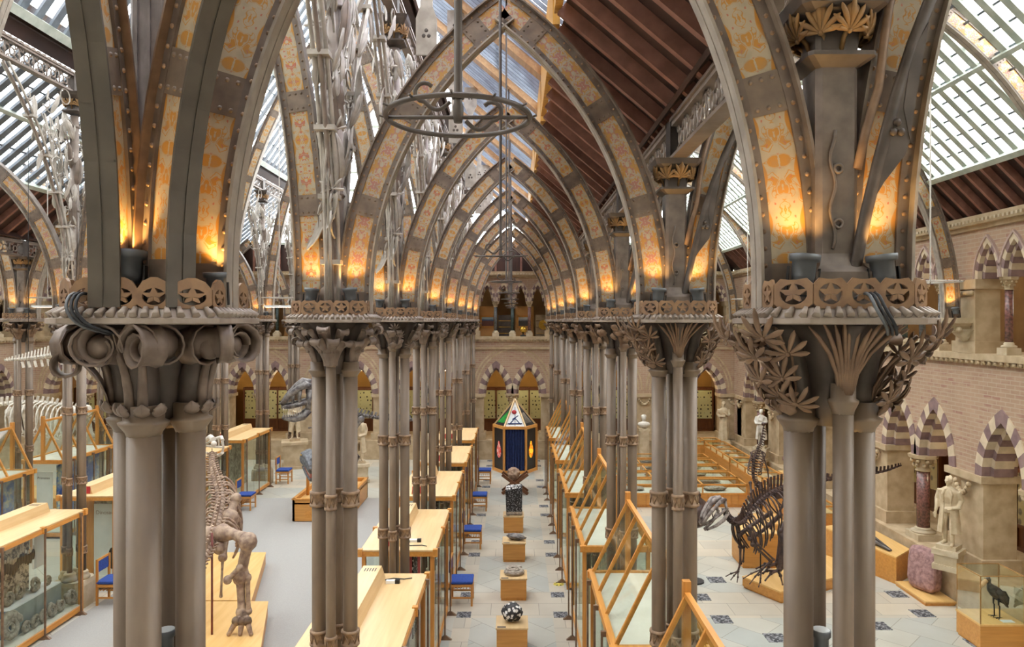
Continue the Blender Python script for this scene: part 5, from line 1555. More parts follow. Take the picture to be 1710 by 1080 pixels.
# ================================================================ skeletons
def bone(m, pts, r0, r1=None, rm=.62, n=8):
    pts = [Vector(p) for p in pts]; r1 = r1 or r0
    if len(pts) == 2: pts = [pts[0], pts[0].lerp(pts[1], .12), pts[0].lerp(pts[1], .3), pts[0].lerp(pts[1], .7), pts[0].lerp(pts[1], .88), pts[1]]
    k = len(pts); rr = []
    for i in range(k):
        q = i/(k-1); a = r0+(r1-r0)*q; e = abs(2*q-1)**3; rr.append(a*(rm+(1-rm)*e))
    m.tube(pts, rr, n)
    d0 = (pts[1]-pts[0]).normalized()
    for p, r in ((pts[0], r0), (pts[-1], r1)): m.ball(p, r*1.05, 8, 6)
def smooth_path(P, n):
    P = [Vector(p) for p in P]; out = []
    for i in range(n):
        q = i/(n-1)*(len(P)-1); k = min(int(q), len(P)-2); f = q-k
        p0, p1, p2, p3 = P[max(k-1, 0)], P[k], P[k+1], P[min(k+2, len(P)-1)]
        out.append(.5*((2*p1)+(p2-p0)*f+(2*p0-5*p1+4*p2-p3)*f*f+(3*p1-p0-3*p2+p3)*f**3))
    return out
def vertebrae(m, P, rad, spine, side=.6, up=Vector((0, 0, 1)), trans=True):
    n = len(P)
    for i, p in enumerate(P):
        q = i/(n-1); r = rad(q); d = (P[min(i+1, n-1)]-P[max(i-1, 0)]).normalized(); u = (up-d*up.dot(d))
        if u.length < .2: u = Vector((0, -1, 0))-d*(-d.y)
        u.normalize(); x = d.cross(u); L = (P[min(i+1, n-1)]-P[max(i-1, 0)]).length/2
        m.tube([p-d*L*.42, p, p+d*L*.42], [r, r*.72, r], 8)
        h = spine(q)
        if h > 0: m.beam(p+u*r*.6, p+u*(r+h)+d*h*.25, L*.5, r*.35, x)
        if trans:
            for sg in (-1, 1): m.tube([p+x*sg*r*.6, p+x*sg*(r+side*max(h*.5, r))+u*r*.4], r*.22, 5)
# --- dark skeleton on the right court
def SK(x, y, off=0.0):
    d = 11.456/(1-.000467*(x-860)); p = WP(x, y, d); return p+Vector((.49, -.87, 0))*off
dk = thing('dinosaur_skeleton', 'dark brown dinosaur skeleton leaning forward on a low oak plinth', 'skeleton', (0, 0, 0))
Psp = smooth_path([SK(1209, 851), SK(1216, 866), SK(1229, 874), SK(1243, 868), SK(1257, 848), SK(1274, 831), SK(1296, 818), SK(1325, 809), SK(1365, 802), SK(1405, 797), SK(1445, 792), SK(1478, 786), SK(1504, 777)], 58)
m = MB(); vertebrae(m, Psp, lambda q: .05 if q < .35 else .06 if q < .6 else .06-.1*(q-.6), lambda q: .05+.2*max(0, math.sin(PI*min(1, max(0, (q-.12)/.6)))) if q < .72 else max(.02, .18-.5*(q-.72)), .5)
part(m, 'backbone', M['bone_dark'], dk)
nrm = Vector((.49, -.87, 0)).normalized()
for i in range(13):
    p = Psp[13+int(i*1.5)]; q = i/12; L = .42+.35*math.sin(PI*(.15+q*.8))
    for sg in (-1, 1):
        R = [p, p+nrm*sg*.16+Vector((-.02, 0, -.04)), p+nrm*sg*.27+Vector((-.0, 0, -.3*L)), p+nrm*sg*.26+Vector((.06, .03, -.7*L)), p+nrm*sg*.14+Vector((.14, .08, -L))]
        part(MB().tube(smooth_path(R, 10), [.012]+[.017]*8+[.012], 6), 'rib', M['bone_dark'], dk)
for sg, (sh, el, wr, hd) in ((1, ((1236, 876), (1241, 903), (1271, 931), (1256, 944))), (-1, ((1246, 880), (1252, 918), (1252, 946), (1248, 960)))):
    o = .24*sg
    limb = bpy.data.objects.new('foreleg', None); COL.objects.link(limb); limb.parent = dk
    m = MB(); bone(m, [SK(*sh, o), SK(*el, o)], .055, .05); part(m, 'upper_arm', M['bone_dark'], limb)
    m = MB(); bone(m, [SK(*el, o), SK(*wr, o)], .045, .036); bone(m, [SK(el[0]+4, el[1]-2, o+.04), SK(wr[0]+2, wr[1]-4, o+.04)], .032, .026); part(m, 'forearm', M['bone_dark'], limb)
    m = MB()
    bone(m, [SK(*wr, o), SK(*hd, o)], .036, .03)
    for j, (dx, dy) in enumerate(((-26, 17), (-20, 24), (-10, 27))):
        sc = 1 if sg > 0 else .6
        bone(m, [SK(*hd, o), SK(hd[0]+dx*.55*sc, hd[1]+dy*.5*sc, o+(j-1)*.05)], .024, .02); bone(m, [SK(hd[0]+dx*.55*sc, hd[1]+dy*.5*sc, o+(j-1)*.05), SK(hd[0]+dx*sc, hd[1]+dy*sc, o+(j-1)*.07)], .02, .012)
    part(m, 'hand', M['bone_dark'], limb)
    m = MB(); bone(m, [SK(sh[0]+2, sh[1]+18, o*.9), SK(sh[0]+22, sh[1]+4, o), SK(sh[0]+54, sh[1]-20, o*.8)], .05, .05, .7); part(m, 'shoulder_blade', M['bone_dark'], limb)
for sg, dx in ((1, 0), (-1, 26)):
    o = .22*sg; limb = bpy.data.objects.new('hind_leg', None); COL.objects.link(limb); limb.parent = dk
    m = MB(); bone(m, [SK(1318+dx, 838, o), SK(1293+dx, 892, o)], .085, .08); part(m, 'thigh_bone', M['bone_dark'], limb)
    m = MB(); bone(m, [SK(1293+dx, 895, o), SK(1287+dx, 944, o)], .08, .055); bone(m, [SK(1299+dx, 897, o), SK(1291+dx, 943, o)], .035, .03); part(m, 'shin_bone', M['bone_dark'], limb)
    m = MB()
    for j, (ex, ey) in enumerate(((1258, 957), (1263, 963), (1285, 967))):
        a = SK(1284+dx, 947, o); c = SK(ex+dx, ey, o+.1*(j-1)); b = a.lerp(c, .55)+Vector((0, 0, .05)); c.z = max(c.z, .26)
        bone(m, [a, b], .04, .035); bone(m, [b, c], .035, .018)
    part(m, 'foot', M['bone_dark'], limb)
m = MB(); bone(m, [SK(1296, 826), SK(1330, 822), SK(1358, 818)], .09, .06, .8); bone(m, [SK(1322, 840), SK(1350, 880)], .05, .03); bone(m, [SK(1310, 838), SK(1280, 880, .1)], .045, .025); part(m, 'hip_bones', M['bone_dark'], dk)
# skull
def skull(parent, fn0, mat, teeth=False, rs=1.0):
    """fn(u, v, w): u along the snout 0 (neck) .. 1 (beak), v up, w sideways"""
    fn = fn0; tube0 = MB.tube
    class SB(MB):
        def tube(s, pts, r, n=8, **k): return tube0(s, pts, [q*rs for q in r] if isinstance(r, list) else r*rs, n, **k)
        def ball(s, c, r, *a, **k): return MB.ball(s, c, r*rs, *a, **k)
    m = SB()
    for sg in (-1, 1):
        m.tube([fn(.0, .35, sg*.2), fn(.2, .42, sg*.22), fn(.45, .34, sg*.2), fn(.75, .2, sg*.15), fn(1, 0, sg*.07)], [.06, .075, .065, .06, .05], 8)
        m.tube([fn(.05, .3, sg*.2), fn(.1, .05, sg*.24), fn(.12, -.12, sg*.22)], [.06, .045, .05], 8)
        m.tube([fn(.12, .05, sg*.23), fn(.4, .0, sg*.21), fn(.7, -.04, sg*.16), fn(1, -.06, sg*.07)], [.04, .05, .055, .045], 8)
        m.tube([fn(.38, .34, sg*.2), fn(.42, .15, sg*.22), fn(.4, .0, sg*.21)], [.04, .03, .04], 7)
        m.tube([fn(.62, .24, sg*.17), fn(.64, .1, sg*.18), fn(.62, -.02, sg*.18)], [.03, .025, .03], 7)
    m.tube([fn(.05, .4, 0), fn(.3, .45, 0), (fn(.5, .36, 0)), fn(.8, .18, 0), fn(1.03, -.02, 0)], [.11, .1, .08, .06, .05], 8)
    m.ball(fn(.0, .25, 0), .12, 10, 8)
    s = part(m, 'skull', mat, parent)
    m = SB()
    for sg in (-1, 1):
        m.tube([fn(.08, -.14, sg*.22), fn(.3, -.28, sg*.2), fn(.6, -.33, sg*.14), fn(.92, -.3, sg*.05)], [.06, .07, .06, .045], 8)
    m.ball(fn(.93, -.3, 0), .05, 8, 6)
    part(m, 'lower_jaw', mat, s)
    if teeth:
        m = SB()
        for sg in (-1, 1):
            for i in range(9):
                u = .35+.075*i; w = sg*(.21-.15*(u-.35)); a = fn(u, -.04, w); b = fn(u, -.15, w*.95)
                m.tube([a, a.lerp(b, .6), b], [.02, .014, .002], 6)
                a = fn(u, -.27, w*.85); b = fn(u, -.19, w*.85); m.tube([a, b], [.016, .002], 6)
        part(m, 'teeth', M['bone_white'], s)
    return s
h0, h1 = SK(1209, 846), SK(1173, 872); ax = (h1-h0); axn = ax.normalized(); upv = Vector((0, 0, 1))-axn*axn.z; upv.normalize(); sd = axn.cross(upv); LL = ax.length*1.05
skull(dk, lambda u, v, w: h0+ax*u*1.05+upv*v*LL*.85+sd*w*LL*.9, plain('mottled_skull_bone', 'a59a94', '4a3a36', 9, .5, 0, .2), rs=.52)
part(MB().tube([SK(1270, 840), Vector((SK(1270, 840).x, SK(1270, 840).y, .2))], .012, 6), 'support_rod', M['black'], dk)
def plinth(name, P, z, lab, h0=0.0):
    t = thing(name, lab, 'plinth', (0, 0, 0))
    m = MB(); m.hexa([(x, y, h0+.04) for x, y in P]+[(x, y, z-.03) for x, y in P]); part(m, 'side_boards', M['oak_x'], t)
    c = Vector((sum(p[0] for p in P)/4, sum(p[1] for p in P)/4)); Q = [c+(Vector(p)-c)*1.008 for p in P]
    m = MB(); m.hexa([(x, y, z-.03) for x, y in Q]+[(x, y, z) for x, y in Q]); part(m, 'top_board', M['oak_pale2'], t)
    Q = [c+(Vector(p)-c)*.98 for p in P]
    m = MB(); m.hexa([(x, y, h0) for x, y in Q]+[(x, y, h0+.04) for x, y in Q]); part(m, 'kick_board', M['oak'], t)
    return t
M['oak_pale2'] = wood('plinth_birch', 'e6bd7c', 'd8ab66', 1, .5)
A = Vector((4.61, 14.56)); B = Vector((5.08, 13.73)); Ld = Vector((.87, .49))*2.6
plinth('wooden_plinth', [tuple(A), tuple(B), tuple(B+Ld), tuple(A+Ld)], .235, 'low oak plinth under the dark brown dinosaur skeleton')
def obox(name, x0, x1, y0, y1, z, lab):
    return plinth(name, [(x0, y0), (x1, y0), (x1, y1), (x0, y1)], z, lab)
obox('wooden_box', 4.98, 5.78, 15.7, 16.5, .76, 'oak box behind the dark dinosaur skeleton legs')
obox('wooden_box', 3.35, 3.68, 15.6, 16.4, .2, 'low oak plinth corner behind the second fossil-side pier')
cp = MB().box(5.35, 5.6, 14.2, 14.3, .235, .25).build('caption_plate', M['iron_dark']); tag(cp, 'small caption plate on the dark skeleton plinth', 'caption')
# dark model head half hidden behind the second pier
mh = thing('dinosaur_model', 'dark grey lizard-like model with knobbed head behind the second fossil-side pier', 'model', (3.72, 14.9, 0))
m = MB(); m.tube([(.0, 0, 1.35), (.08, 0, 1.5), (.14, 0, 1.62), (.02, -.02, 1.74)], [.2, .17, .12, .08], 12); m.ball((-.02, 0, 1.28), .22, 12, 9, 0, (1.3, .8, .8)); m.ball((.02, -.02, 1.8), .1, 10, 8)
for i in range(9): m.ball((.02+.08*math.cos(i), -.06*math.sin(i*1.3), 1.82+.06*math.sin(i)), .035, 6, 5)
remesh(part(m, 'body', M['bone_dark'], mh), .02, 3)
m = MB(); m.tube([(0, 0, 0), (0, 0, 1.2)], .03, 8); m.lathe([(.2, 0), (.2, .03)], 12); part(m, 'stand', M['black'], mh)
# --- pale skeleton on the carpet
pk = thing('dinosaur_skeleton', 'pale brown dinosaur skeleton standing upright on the carpet plinths seen from behind', 'skeleton', (0, 0, 0))
Psp = smooth_path([WP(318, 985, 10.6), WP(335, 940, 11.2), WP(352, 905, 11.9), WP(362, 870, 12.6), WP(368, 835, 13.3), WP(362, 805, 13.9), WP(355, 780, 14.4), WP(354, 757, 14.75)], 46)
m = MB(); vertebrae(m, Psp, lambda q: .06+.04*math.sin(PI*q), lambda q: .06+.08*math.sin(PI*q), .55, Vector((.2, -.5, 1))); part(m, 'backbone', M['bone'], pk)
for i in range(11):
    p = Psp[19+int(i*1.5)]; L = .7+.2*math.sin(i*.28)
    for sg in (-1, 1):
        R = [p, p+Vector((sg*.2, .02, .0)), p+Vector((sg*.34, .08, -.25*L)), p+Vector((sg*.33, .15, -.65*L)), p+Vector((sg*.2, .22, -L))]
        part(MB().tube(smooth_path(R, 9), [.02]+[.024]*7+[.016], 6), 'rib', M['bone'], pk)
for sg in (1, -1):
    mx = lambda x, y, d, sg=sg: WP(x if sg > 0 else 2*352-x-8, y, d+(0 if sg > 0 else .25))
    limb = bpy.data.objects.new('hind_leg', None); COL.objects.link(limb); limb.parent = pk
    m = MB(); bone(m, [mx(372, 890, 12.0), mx(392, 892, 11.9), mx(414, 902, 11.8)], .15, .13, .6); part(m, 'hip_bone', M['bone'], limb)
    m = MB(); bone(m, [mx(414, 904, 11.8), mx(402, 960, 11.9)], .15, .14); part(m, 'thigh_bone', M['bone'], limb)
    m = MB(); bone(m, [mx(401, 964, 11.9), mx(404, 1022, 11.85)], .12, .1); bone(m, [mx(413, 964, 11.9), mx(415, 1020, 11.85)], .07, .06); part(m, 'shin_bone', M['bone'], limb)
    m = MB(); bone(m, [mx(380, 968, 11.7), mx(400, 948, 11.7)], .07, .06); part(m, 'forearm', M['bone'], limb)
    m = MB()
    for ex, ey in ((382, 1062), (401, 1068), (419, 1058)):
        a = mx(407, 1028, 11.8); c = mx(ex, ey, 11.65); c.z = .33; b = a.lerp(c, .5)+Vector((0, 0, .06))
        bone(m, [a, b], .085, .075, .8); bone(m, [b, c], .075, .035, .8)
    part(m, 'foot', M['bone'], limb)
    m = MB(); bone(m, [mx(383, 866, 12.9), mx(394, 832, 13.1)], .17, .1, .6); bone(m, [mx(383, 868, 12.9), mx(372, 930, 12.6)], .1, .08); bone(m, [mx(372, 930, 12.6), mx(369, 995, 12.5)], .04, .03); part(m, 'foreleg', M['bone'], pk)
m = MB(); m.ball(WP(352, 895, 12.0), .17, 10, 8, 0, (1.2, .8, 1)); m.ball(WP(366, 915, 11.9), .11, 8, 6); m.ball(WP(341, 913, 11.9), .11, 8, 6); remesh(part(m, 'pelvis', M['bone'], pk), .025, 3)
h0, h1 = WP(357, 752, 14.7), WP(338, 742, 15.3); ax = (h1-h0); axn = ax.normalized(); upv = (Vector((0, 0, 1))-axn*axn.z).normalized(); sd = axn.cross(upv)
skull(pk, lambda u, v, w: h0+ax*u+upv*v*.55+sd*w*.9, M['bone_white'], rs=.5)
for x, d in ((354, 11.7), (338, 12.4)):
    p = WP(x, 890, d); part(MB().tube([p, (p.x, p.y, .3)], .018, 8), 'support_rod', plain('red_brown_rod%d' % x, '7d3a30', '652c25', 5, .5), pk)
def para(xr0, yr0, xr1, yr1, wd): return [(xr0-wd, yr0), (xr0, yr0), (xr1, yr1), (xr1-wd, yr1)]
plinth('wooden_plinth', para(-3.86, 10.8, -4.5, 13.08, 2.3), .3, 'near oak plinth on the carpet below the pale skeleton')
plinth('wooden_plinth', para(-4.83, 13.15, -5.5, 15.85, 1.7), .3, 'far oak plinth on the carpet behind the pale skeleton')
o = MB().hexa([(-4.75, 12.3, .3), (-4.6, 12.3, .3), (-4.6, 12.36, .3), (-4.75, 12.36, .3), (-4.75, 12.36, .42), (-4.6, 12.36, .42), (-4.6, 12.38, .42), (-4.75, 12.38, .42)]).build('caption_card', M['white']); tag(o, 'white caption card on the near carpet plinth by the skeleton foot', 'caption')
# --- tyrant skull, body and display box
tk = thing('dinosaur_skeleton', 'grey tyrannosaur skeleton with toothed open jaws partly behind the second carpet-side pier', 'skeleton', (0, 0, 0))
h0 = WP(520, 672, 20.6); ax = Vector((-1.05, -.35, -.02)); axn = ax.normalized(); upv = Vector((0, 0, 1)); sd = axn.cross(upv).normalized()
skull(tk, lambda u, v, w: h0+ax*u*.72+upv*v*1.3+sd*w*1.25, M['bone_grey'], True, 1.45)
Psp = smooth_path([h0+Vector((.05, .05, .3)), h0+Vector((.35, .25, .1)), h0+Vector((.7, .5, -.25)), h0+Vector((1.2, .8, -.45)), h0+Vector((1.9, 1.1, -.6)), h0+Vector((2.8, 1.5, -.7))], 34)
m = MB(); vertebrae(m, Psp, lambda q: .09-.04*q, lambda q: .16-.08*q, .6); part(m, 'backbone', M['bone_grey'], tk)
for i in range(9):
    p = Psp[8+i]
    for sg in (-1, 1): part(MB().tube(smooth_path([p, p+Vector((-.1*sg, .25*sg, -.1)), p+Vector((-.1*sg, .32*sg, -.4)), p+Vector((0, .15*sg, -.75))], 8), .02, 6), 'rib', M['bone_grey'], tk)
for sg in (-1, 1):
    m = MB(); hp = Psp[20]+Vector((-.1*sg, .3*sg, -.1)); kn = hp+Vector((-.35, -.1, -.55)); an = kn+Vector((.25, .1, -.55)); ft = Vector((an.x-.2, an.y-.1, .62))
    bone(m, [hp, kn], .1, .09); bone(m, [kn, an], .08, .06); bone(m, [an, ft], .06, .05)
    for q in (-.5, 0, .5): bone(m, [ft, ft+Vector((-.25, q*.3, -.0))], .04, .02)
    part(m, 'hind_leg', M['bone_grey'], tk)
m = MB(); q = Psp[9]+Vector((-.25, -.15, -.5)); bone(m, [q, q+Vector((-.15, -.05, -.2))], .05, .04); bone(m, [q+Vector((-.15, -.05, -.2)), q+Vector((-.32, -.05, -.22))], .04, .03); part(m, 'arm', M['bone_grey'], tk)
part(MB().tube([Psp[12]+Vector((0, 0, -.05)), (Psp[12].x, Psp[12].y, .6)], .03, 8), 'support_rod', M['oak_v'], tk)
bx = thing('display_box', 'large open-topped oak display box under the tyrannosaur', 'display box', (0, 0, 0))
m = MB()
x0, x1, y0, y1, z = -5.98, -4.5, 19.3, 21.95, .6
m.box(x0, x1, y0, y0+.06, .03, z); m.box(x0, x1, y1-.06, y1, .03, z); m.box(x0, x0+.06, y0, y1, .03, z); m.box(x1-.06, x1, y0, y1, .03, z); part(m, 'side_boards', M['oak_x'], bx)
part(MB().box(x0, x1, y0, y1, z-.12, z-.08), 'bed', M['oak_pale2'], bx)
m = MB(); m.box(x0-.02, x1+.02, y0-.02, y0+.07, z, z+.03); m.box(x0-.02, x1+.02, y1-.07, y1+.02, z, z+.03); m.box(x0-.02, x0+.07, y0, y1, z, z+.03); m.box(x1-.07, x1+.02, y0, y1, z, z+.03); part(m, 'rim', M['oak'], bx)
m = MB(); m.box(x0+.35, x0+.65, y0-.004, y0, .12, .3); part(m, 'carved_panel', M['oak'], bx)
hd = thing('dinosaur_model', 'grey scaly dinosaur model head with open pink mouth on the oak display box', 'model', (-5.72, 20.0, 1.28), .5)
m = MB(); m.tube([(0, .35, .25), (0, .1, .3), (0, -.12, .2), (0, -.38, .02)], [(.2, .22), (.24, .26), (.19, .2), (.12, .12)], 14, flat=(1, 0, 0))
for sg in (-1, 1):
    m.ball((sg*.17, -.02, .43), .09, 8, 6); m.ball((sg*.09, -.42, .1), .045, 8, 6); m.tube([(sg*.15, .1, .45), (sg*.13, -.2, .36), (sg*.08, -.42, .16)], .05, 7)
for i in range(14): m.ball((.1*math.sin(i*2.1), -.3+.05*i, .33+.02*math.cos(i)+.01*i), .045, 6, 5)
remesh(part(m, 'upper_head', M['hide'], hd), .02, 2)
m = MB(); m.tube([(0, .2, .05), (0, -.1, -.12), (0, -.33, -.24)], [(.17, .09), (.14, .07), (.09, .05)], 12, flat=(1, 0, 0)); jaw = part(m, 'lower_jaw', M['hide'], hd)
m = MB(); m.tube([(0, .2, .12), (0, -.1, -.04), (0, -.33, -.18)], [(.13, .05), (.11, .04), (.06, .03)], 10, flat=(1, 0, 0)); part(m, 'tongue', M['mouth'], jaw)
m = MB()
for sg in (-1, 1):
    for i in range(7): m.tube([(sg*(.1-.006*i), -.05-.045*i, .05-.02*i), (sg*(.1-.006*i), -.055-.045*i, -.01-.02*i)], [.013, .002], 5)
part(m, 'teeth', M['bone_white'], hd)
for sg in (-1, 1): part(MB().ball((sg*.235, -.05, .42), .028, 8, 6), 'eye', M['gold'], hd)
part(MB().tube([(0, .2, .1), (0, .2, -.78)], .045, 10), 'stand_post', M['oak_v'], hd)
# --- elephant and whale
el = thing('elephant_skeleton', 'white elephant skeleton with round rib cage beyond the lantern cases', 'skeleton', (0, 0, 0))
ce = WP(82, 694, 21.5)
Psp = smooth_path([ce+Vector((-1.9, -.2, .25)), ce+Vector((-1.0, -.1, .4)), ce+Vector((0, 0, .38)), ce+Vector((.9, .1, .15)), ce+Vector((1.4, .15, -.3))], 30)
m = MB(); vertebrae(m, Psp, lambda q: .08-.03*q, lambda q: .16-.1*q, .4); part(m, 'backbone', M['bone_white'], el)
for i in range(14):
    p = Psp[8+i]
    for sg in (-1, 1): part(MB().tube(smooth_path([p, p+Vector((0, .32*sg, -.05)), p+Vector((0, .5*sg, -.4)), p+Vector((0, .38*sg, -.85)), p+Vector((0, .12*sg, -1.0))], 9), .024, 6), 'rib', M['bone_white'], el)
for x, y in ((-.95, -.3), (-.95, .3), (.95, -.25), (.95, .3)):
    m = MB(); p = ce+Vector((x, y, .15)); bone(m, [p, p+Vector((.12, 0, -.8))], .14, .11); bone(m, [p+Vector((.12, 0, -.8)), (p.x, p.y, .5)], .1, .08); m.ball((p.x, p.y, .38), .14, 8, 6, 0, (1, 1, .7)); part(m, 'leg', M['bone_white'], el)
m = MB(); c = ce+Vector((-2.25, -.25, .15)); m.ball(c, .38, 14, 10, 0, (.85, .9, 1.1)); m.tube([c+Vector((-.2, 0, -.1)), c+Vector((-.4, 0, -.5)), c+Vector((-.5, 0, -.8))], [.2, .16, .1], 10); m.ball(c+Vector((.1, -.3, .1)), .12, 8, 6); m.ball(c+Vector((.1, .3, .1)), .12, 8, 6)
sk = part(m, 'skull', M['bone_white'], el); remesh(sk, .04, 3)
m = MB()
for sg in (-1, 1): m.tube(smooth_path([c+Vector((-.35, .16*sg, -.5)), c+Vector((-.7, .22*sg, -.8)), c+Vector((-1.1, .24*sg, -.75))], 8), [.06, .06, .055, .05, .045, .04, .03, .015], 8)
part(m, 'tusks', M['bone_white'], sk)
obox('wooden_plinth', ce.x-2.9, ce.x+1.45, ce.y-.8, ce.y+.8, .3, 'long plinth under the white elephant skeleton')
wh = thing('whale_tail_skeleton', 'white hanging whale tail backbone with tall spines near the scroll capital', 'skeleton', (0, 0, 0))
Psp = smooth_path([WP(8, 601, 13.0), WP(40, 599, 13.1), WP(75, 595, 13.3), WP(110, 590, 13.6), WP(150, 585, 14.0), WP(190, 583, 14.5)], 34)
m = MB(); vertebrae(m, Psp, lambda q: .02+.07*q, lambda q: .01+.3*q if q < .55 else .18, .7)
part(m, 'backbone', M['bone_white'], wh)
m = MB()
for i in range(6, 30, 2): p = Psp[i]; m.beam(p+Vector((0, 0, -.05)), p+Vector((.03, 0, -.14-.003*i)), .05, .02)
part(m, 'chevron_bones', M['bone_white'], wh)
for i in (8, 24): p = Psp[i]; part(MB().tube([p, (p.x, p.y, 8.6)], .005, 5), 'hanging_wire', M['black'], wh)
# --- small upright skeleton by the table cases
us = thing('small_skeleton', 'small dark upright skeleton with raised neck before the long table cases', 'skeleton', (0, 0, 0))
D = 18.6
Psp = smooth_path([WP(1275, 712, D), WP(1271, 735, D), WP(1264, 752, D), WP(1258, 775, D), WP(1259, 800, D), WP(1268, 815, D), WP(1282, 822, D)], 34)
m = MB(); vertebrae(m, Psp, lambda q: .02+.03*math.sin(PI*q), lambda q: .05, .6, Vector((1, -.3, 0))); part(m, 'backbone', M['bone_dark'], us)
for i in range(8):
    p = Psp[11+i]
    for sg in (-1, 1): part(MB().tube(smooth_path([p, p+Vector((sg*.14, -.05, -.02)), p+Vector((sg*.17, -.16, -.1)), p+Vector((sg*.04, -.25, -.12))], 8), .013, 6), 'rib', M['bone_dark'], us)
for sg in (-1, 1):
    m = MB(); a = WP(1264+sg*9, 756, D); b = WP(1270+sg*12, 785, D-.1); c = WP(1273+sg*12, 812, D-.15); bone(m, [a, b], .035, .03); bone(m, [b, c], .028, .02); bone(m, [c, c+Vector((-.04*sg, -.08, -.12))], .018, .01); part(m, 'arm', M['bone_dark'], us)
    m = MB(); a = WP(1260+sg*7, 806, D); b = a+Vector((sg*.05, -.25, -.3)); c = b+Vector((0, .2, -.35)); d = Vector((c.x, c.y-.1, .34)); bone(m, [a, b], .045, .04); bone(m, [b, c], .035, .03); bone(m, [c, d], .028, .022)
    for q in (-.6, 0, .6): bone(m, [d, d+Vector((q*.15, -.16, -.01))], .018, .01)
    part(m, 'leg', M['bone_dark'], us)
m = MB(); p = WP(1275, 708, D); m.ball(p, .06, 8, 6, 0, (.9, 1.3, .8)); m.tube([p, p+Vector((.02, -.17, .05))], [.045, .015], 8); part(m, 'skull', M['bone_dark'], us)
obox('wooden_plinth', 5.9, 6.85, 18.0, 19.0, .32, 'small oak plinth under the upright dark skeleton')

# ================================================================ table cases of the right court
def table_case(L, W, zb, zt, lab, loc, rz, rails=3, lit=False):
    t = thing('table_case', lab, 'table case', loc, rz, 'low glass-topped table cases')
    m = MB(); m.box(.02, L-.02, .02, W-.02, .08, zb)
    part(m, 'cabinet', M['oak_x'], t); part(MB().box(.05, L-.05, .05, W-.05, 0, .08), 'kick_board', M['oak'], t)
    m = MB(); n = int(L/.22)
    for i in range(n+1):
        x = .02+(L-.06)*i/n; m.box(x, x+.02, -.004, .02, .1, zb-.02)
    part(m, 'panel_battens', M['oak_v'], t)
    part(MB().box(.04, L-.04, .04, W-.04, zb, zb+.012), 'liner', M['white_base'] if not lit else M['oak_pale'], t)
    m = MB()
    for y in (0, W-.04): m.box(0, L, y, y+.04, zt-.03, zt+.01); m.box(0, L, y, y+.04, zb-.03, zb+.02)
    for i in range(rails+1):
        x = (L-.04)*i/rails; m.box(x, x+.04, 0, W, zt-.03, zt+.01)
        for y in (0, W-.035): m.box(x, x+.035, y, y+.035, zb, zt)
    part(m, 'glazing_frame', M['oak'], t)
    m = MB(); m.quad((0, .0, zt), (L, .0, zt), (L, W, zt), (0, W, zt)); part(m, 'glass_top', M['glass'], t)
    for q in (((0, .01, zb), (L, .01, zb), (L, .01, zt), (0, .01, zt)), ((.01, 0, zb), (.01, W, zb), (.01, W, zt), (.01, 0, zt)), ((L-.01, 0, zb), (L-.01, W, zb), (L-.01, W, zt), (L-.01, 0, zt))):
        m = MB(); m.quad(*q); part(m, 'glass_side', M['glass'], t)
    return t
YR = [20.8, 21.78, 22.76, 23.8, 24.85]
spn = 0
for i, y in enumerate(YR):
    table_case(3.85, .8, .4, .67, '%s low table case from the viewer in the row before the end wall' % ORD[i+1], (2.88, y, 0), 0)
    rnd = random.Random(i)
    for j in range(3):
        x = 3.4+j*1.25; w = rnd.uniform(.25, .45)
        o = rock('fossil_slab', (x, y+.4, .412), (w, .17, .06), M['bone_grey'] if j % 2 else M['fossil'], 40+i*5+j, '%s dark fossil slab inside the %s low table case from the viewer' % (('leftmost', 'middle', 'rightmost')[j], ORD[i+1]), 'fossil', .03, .22); o['group'] = 'fossil slabs in the table cases'
for i, y in enumerate((17.2, 20.3, 23.4)):
    table_case(3.05, .75, .78, .97, '%s long waist-high table case along the side wall from the viewer' % ORD[i+1], (7.72, y, 0), PI/2, 4, True)
    rnd = random.Random(i+9)
    for j in range(6):
        o = rock('mineral_specimen', (7.35+.2*(j % 2-.5), y+.3+j*.48, .792), (.1, .12, .05), M['bone_white'] if j % 2 else M['fossil'], 70+i*7+j, 'small pale specimen inside the %s side-wall table case, %s from the viewer' % (ORD[i+1], ORD[j+1]), 'specimen', .03, .2); o['group'] = 'specimens in the side-wall table cases'
table_case(2.4, .6, .78, .97, 'waist-high table case against the end wall near the bust', (5.25, 26.7, 0), 0, 4, True)
cs2 = ammonite(.3, 3).build('coiled_fossil', M['pinkstone'], None, (8.05, 20.9, 1.3)); cs2.rotation_euler = (0, .2, .6); tag(cs2, 'large ribbed brown coiled fossil standing on the side wall ledge', 'fossil')
obox('wooden_block', 7.8, 8.35, 20.5, 21.3, .98, 'oak block below the coiled fossil by the side wall')
# ichthyosaur display, pink stone and bird case by the side wall
ic = thing('fossil_display', 'oak wedge display with a dark long-snouted fossil skull on its sloping top', 'display', (0, 0, 0))
Pq = [(7.82, 14.74), (8.36, 15.2), (8.15, 17.1), (7.15, 16.7)]
m = MB(); m.hexa([(x, y, .04) for x, y in Pq]+[(x, y, z) for (x, y), z in zip(Pq, (.53, .55, .62, .6))]); part(m, 'cabinet', M['oak_x'], ic)
m = MB(); m.hexa([(x, y, z) for (x, y), z in zip(Pq, (.53, .55, .62, .6))]+[(x, y, z+.03) for (x, y), z in zip(Pq, (.53, .55, .62, .6))]); part(m, 'top_board', M['oak_pale2'], ic)
m = MB(); m.hexa([(x, y, 0) for x, y in Pq]+[(x, y, .05) for x, y in Pq]); part(m, 'kick_board', M['oak'], ic)
part(MB().box(8.1, 8.2, 15.12, 15.2, .565, .575), 'caption', M['iron_dark'], ic)
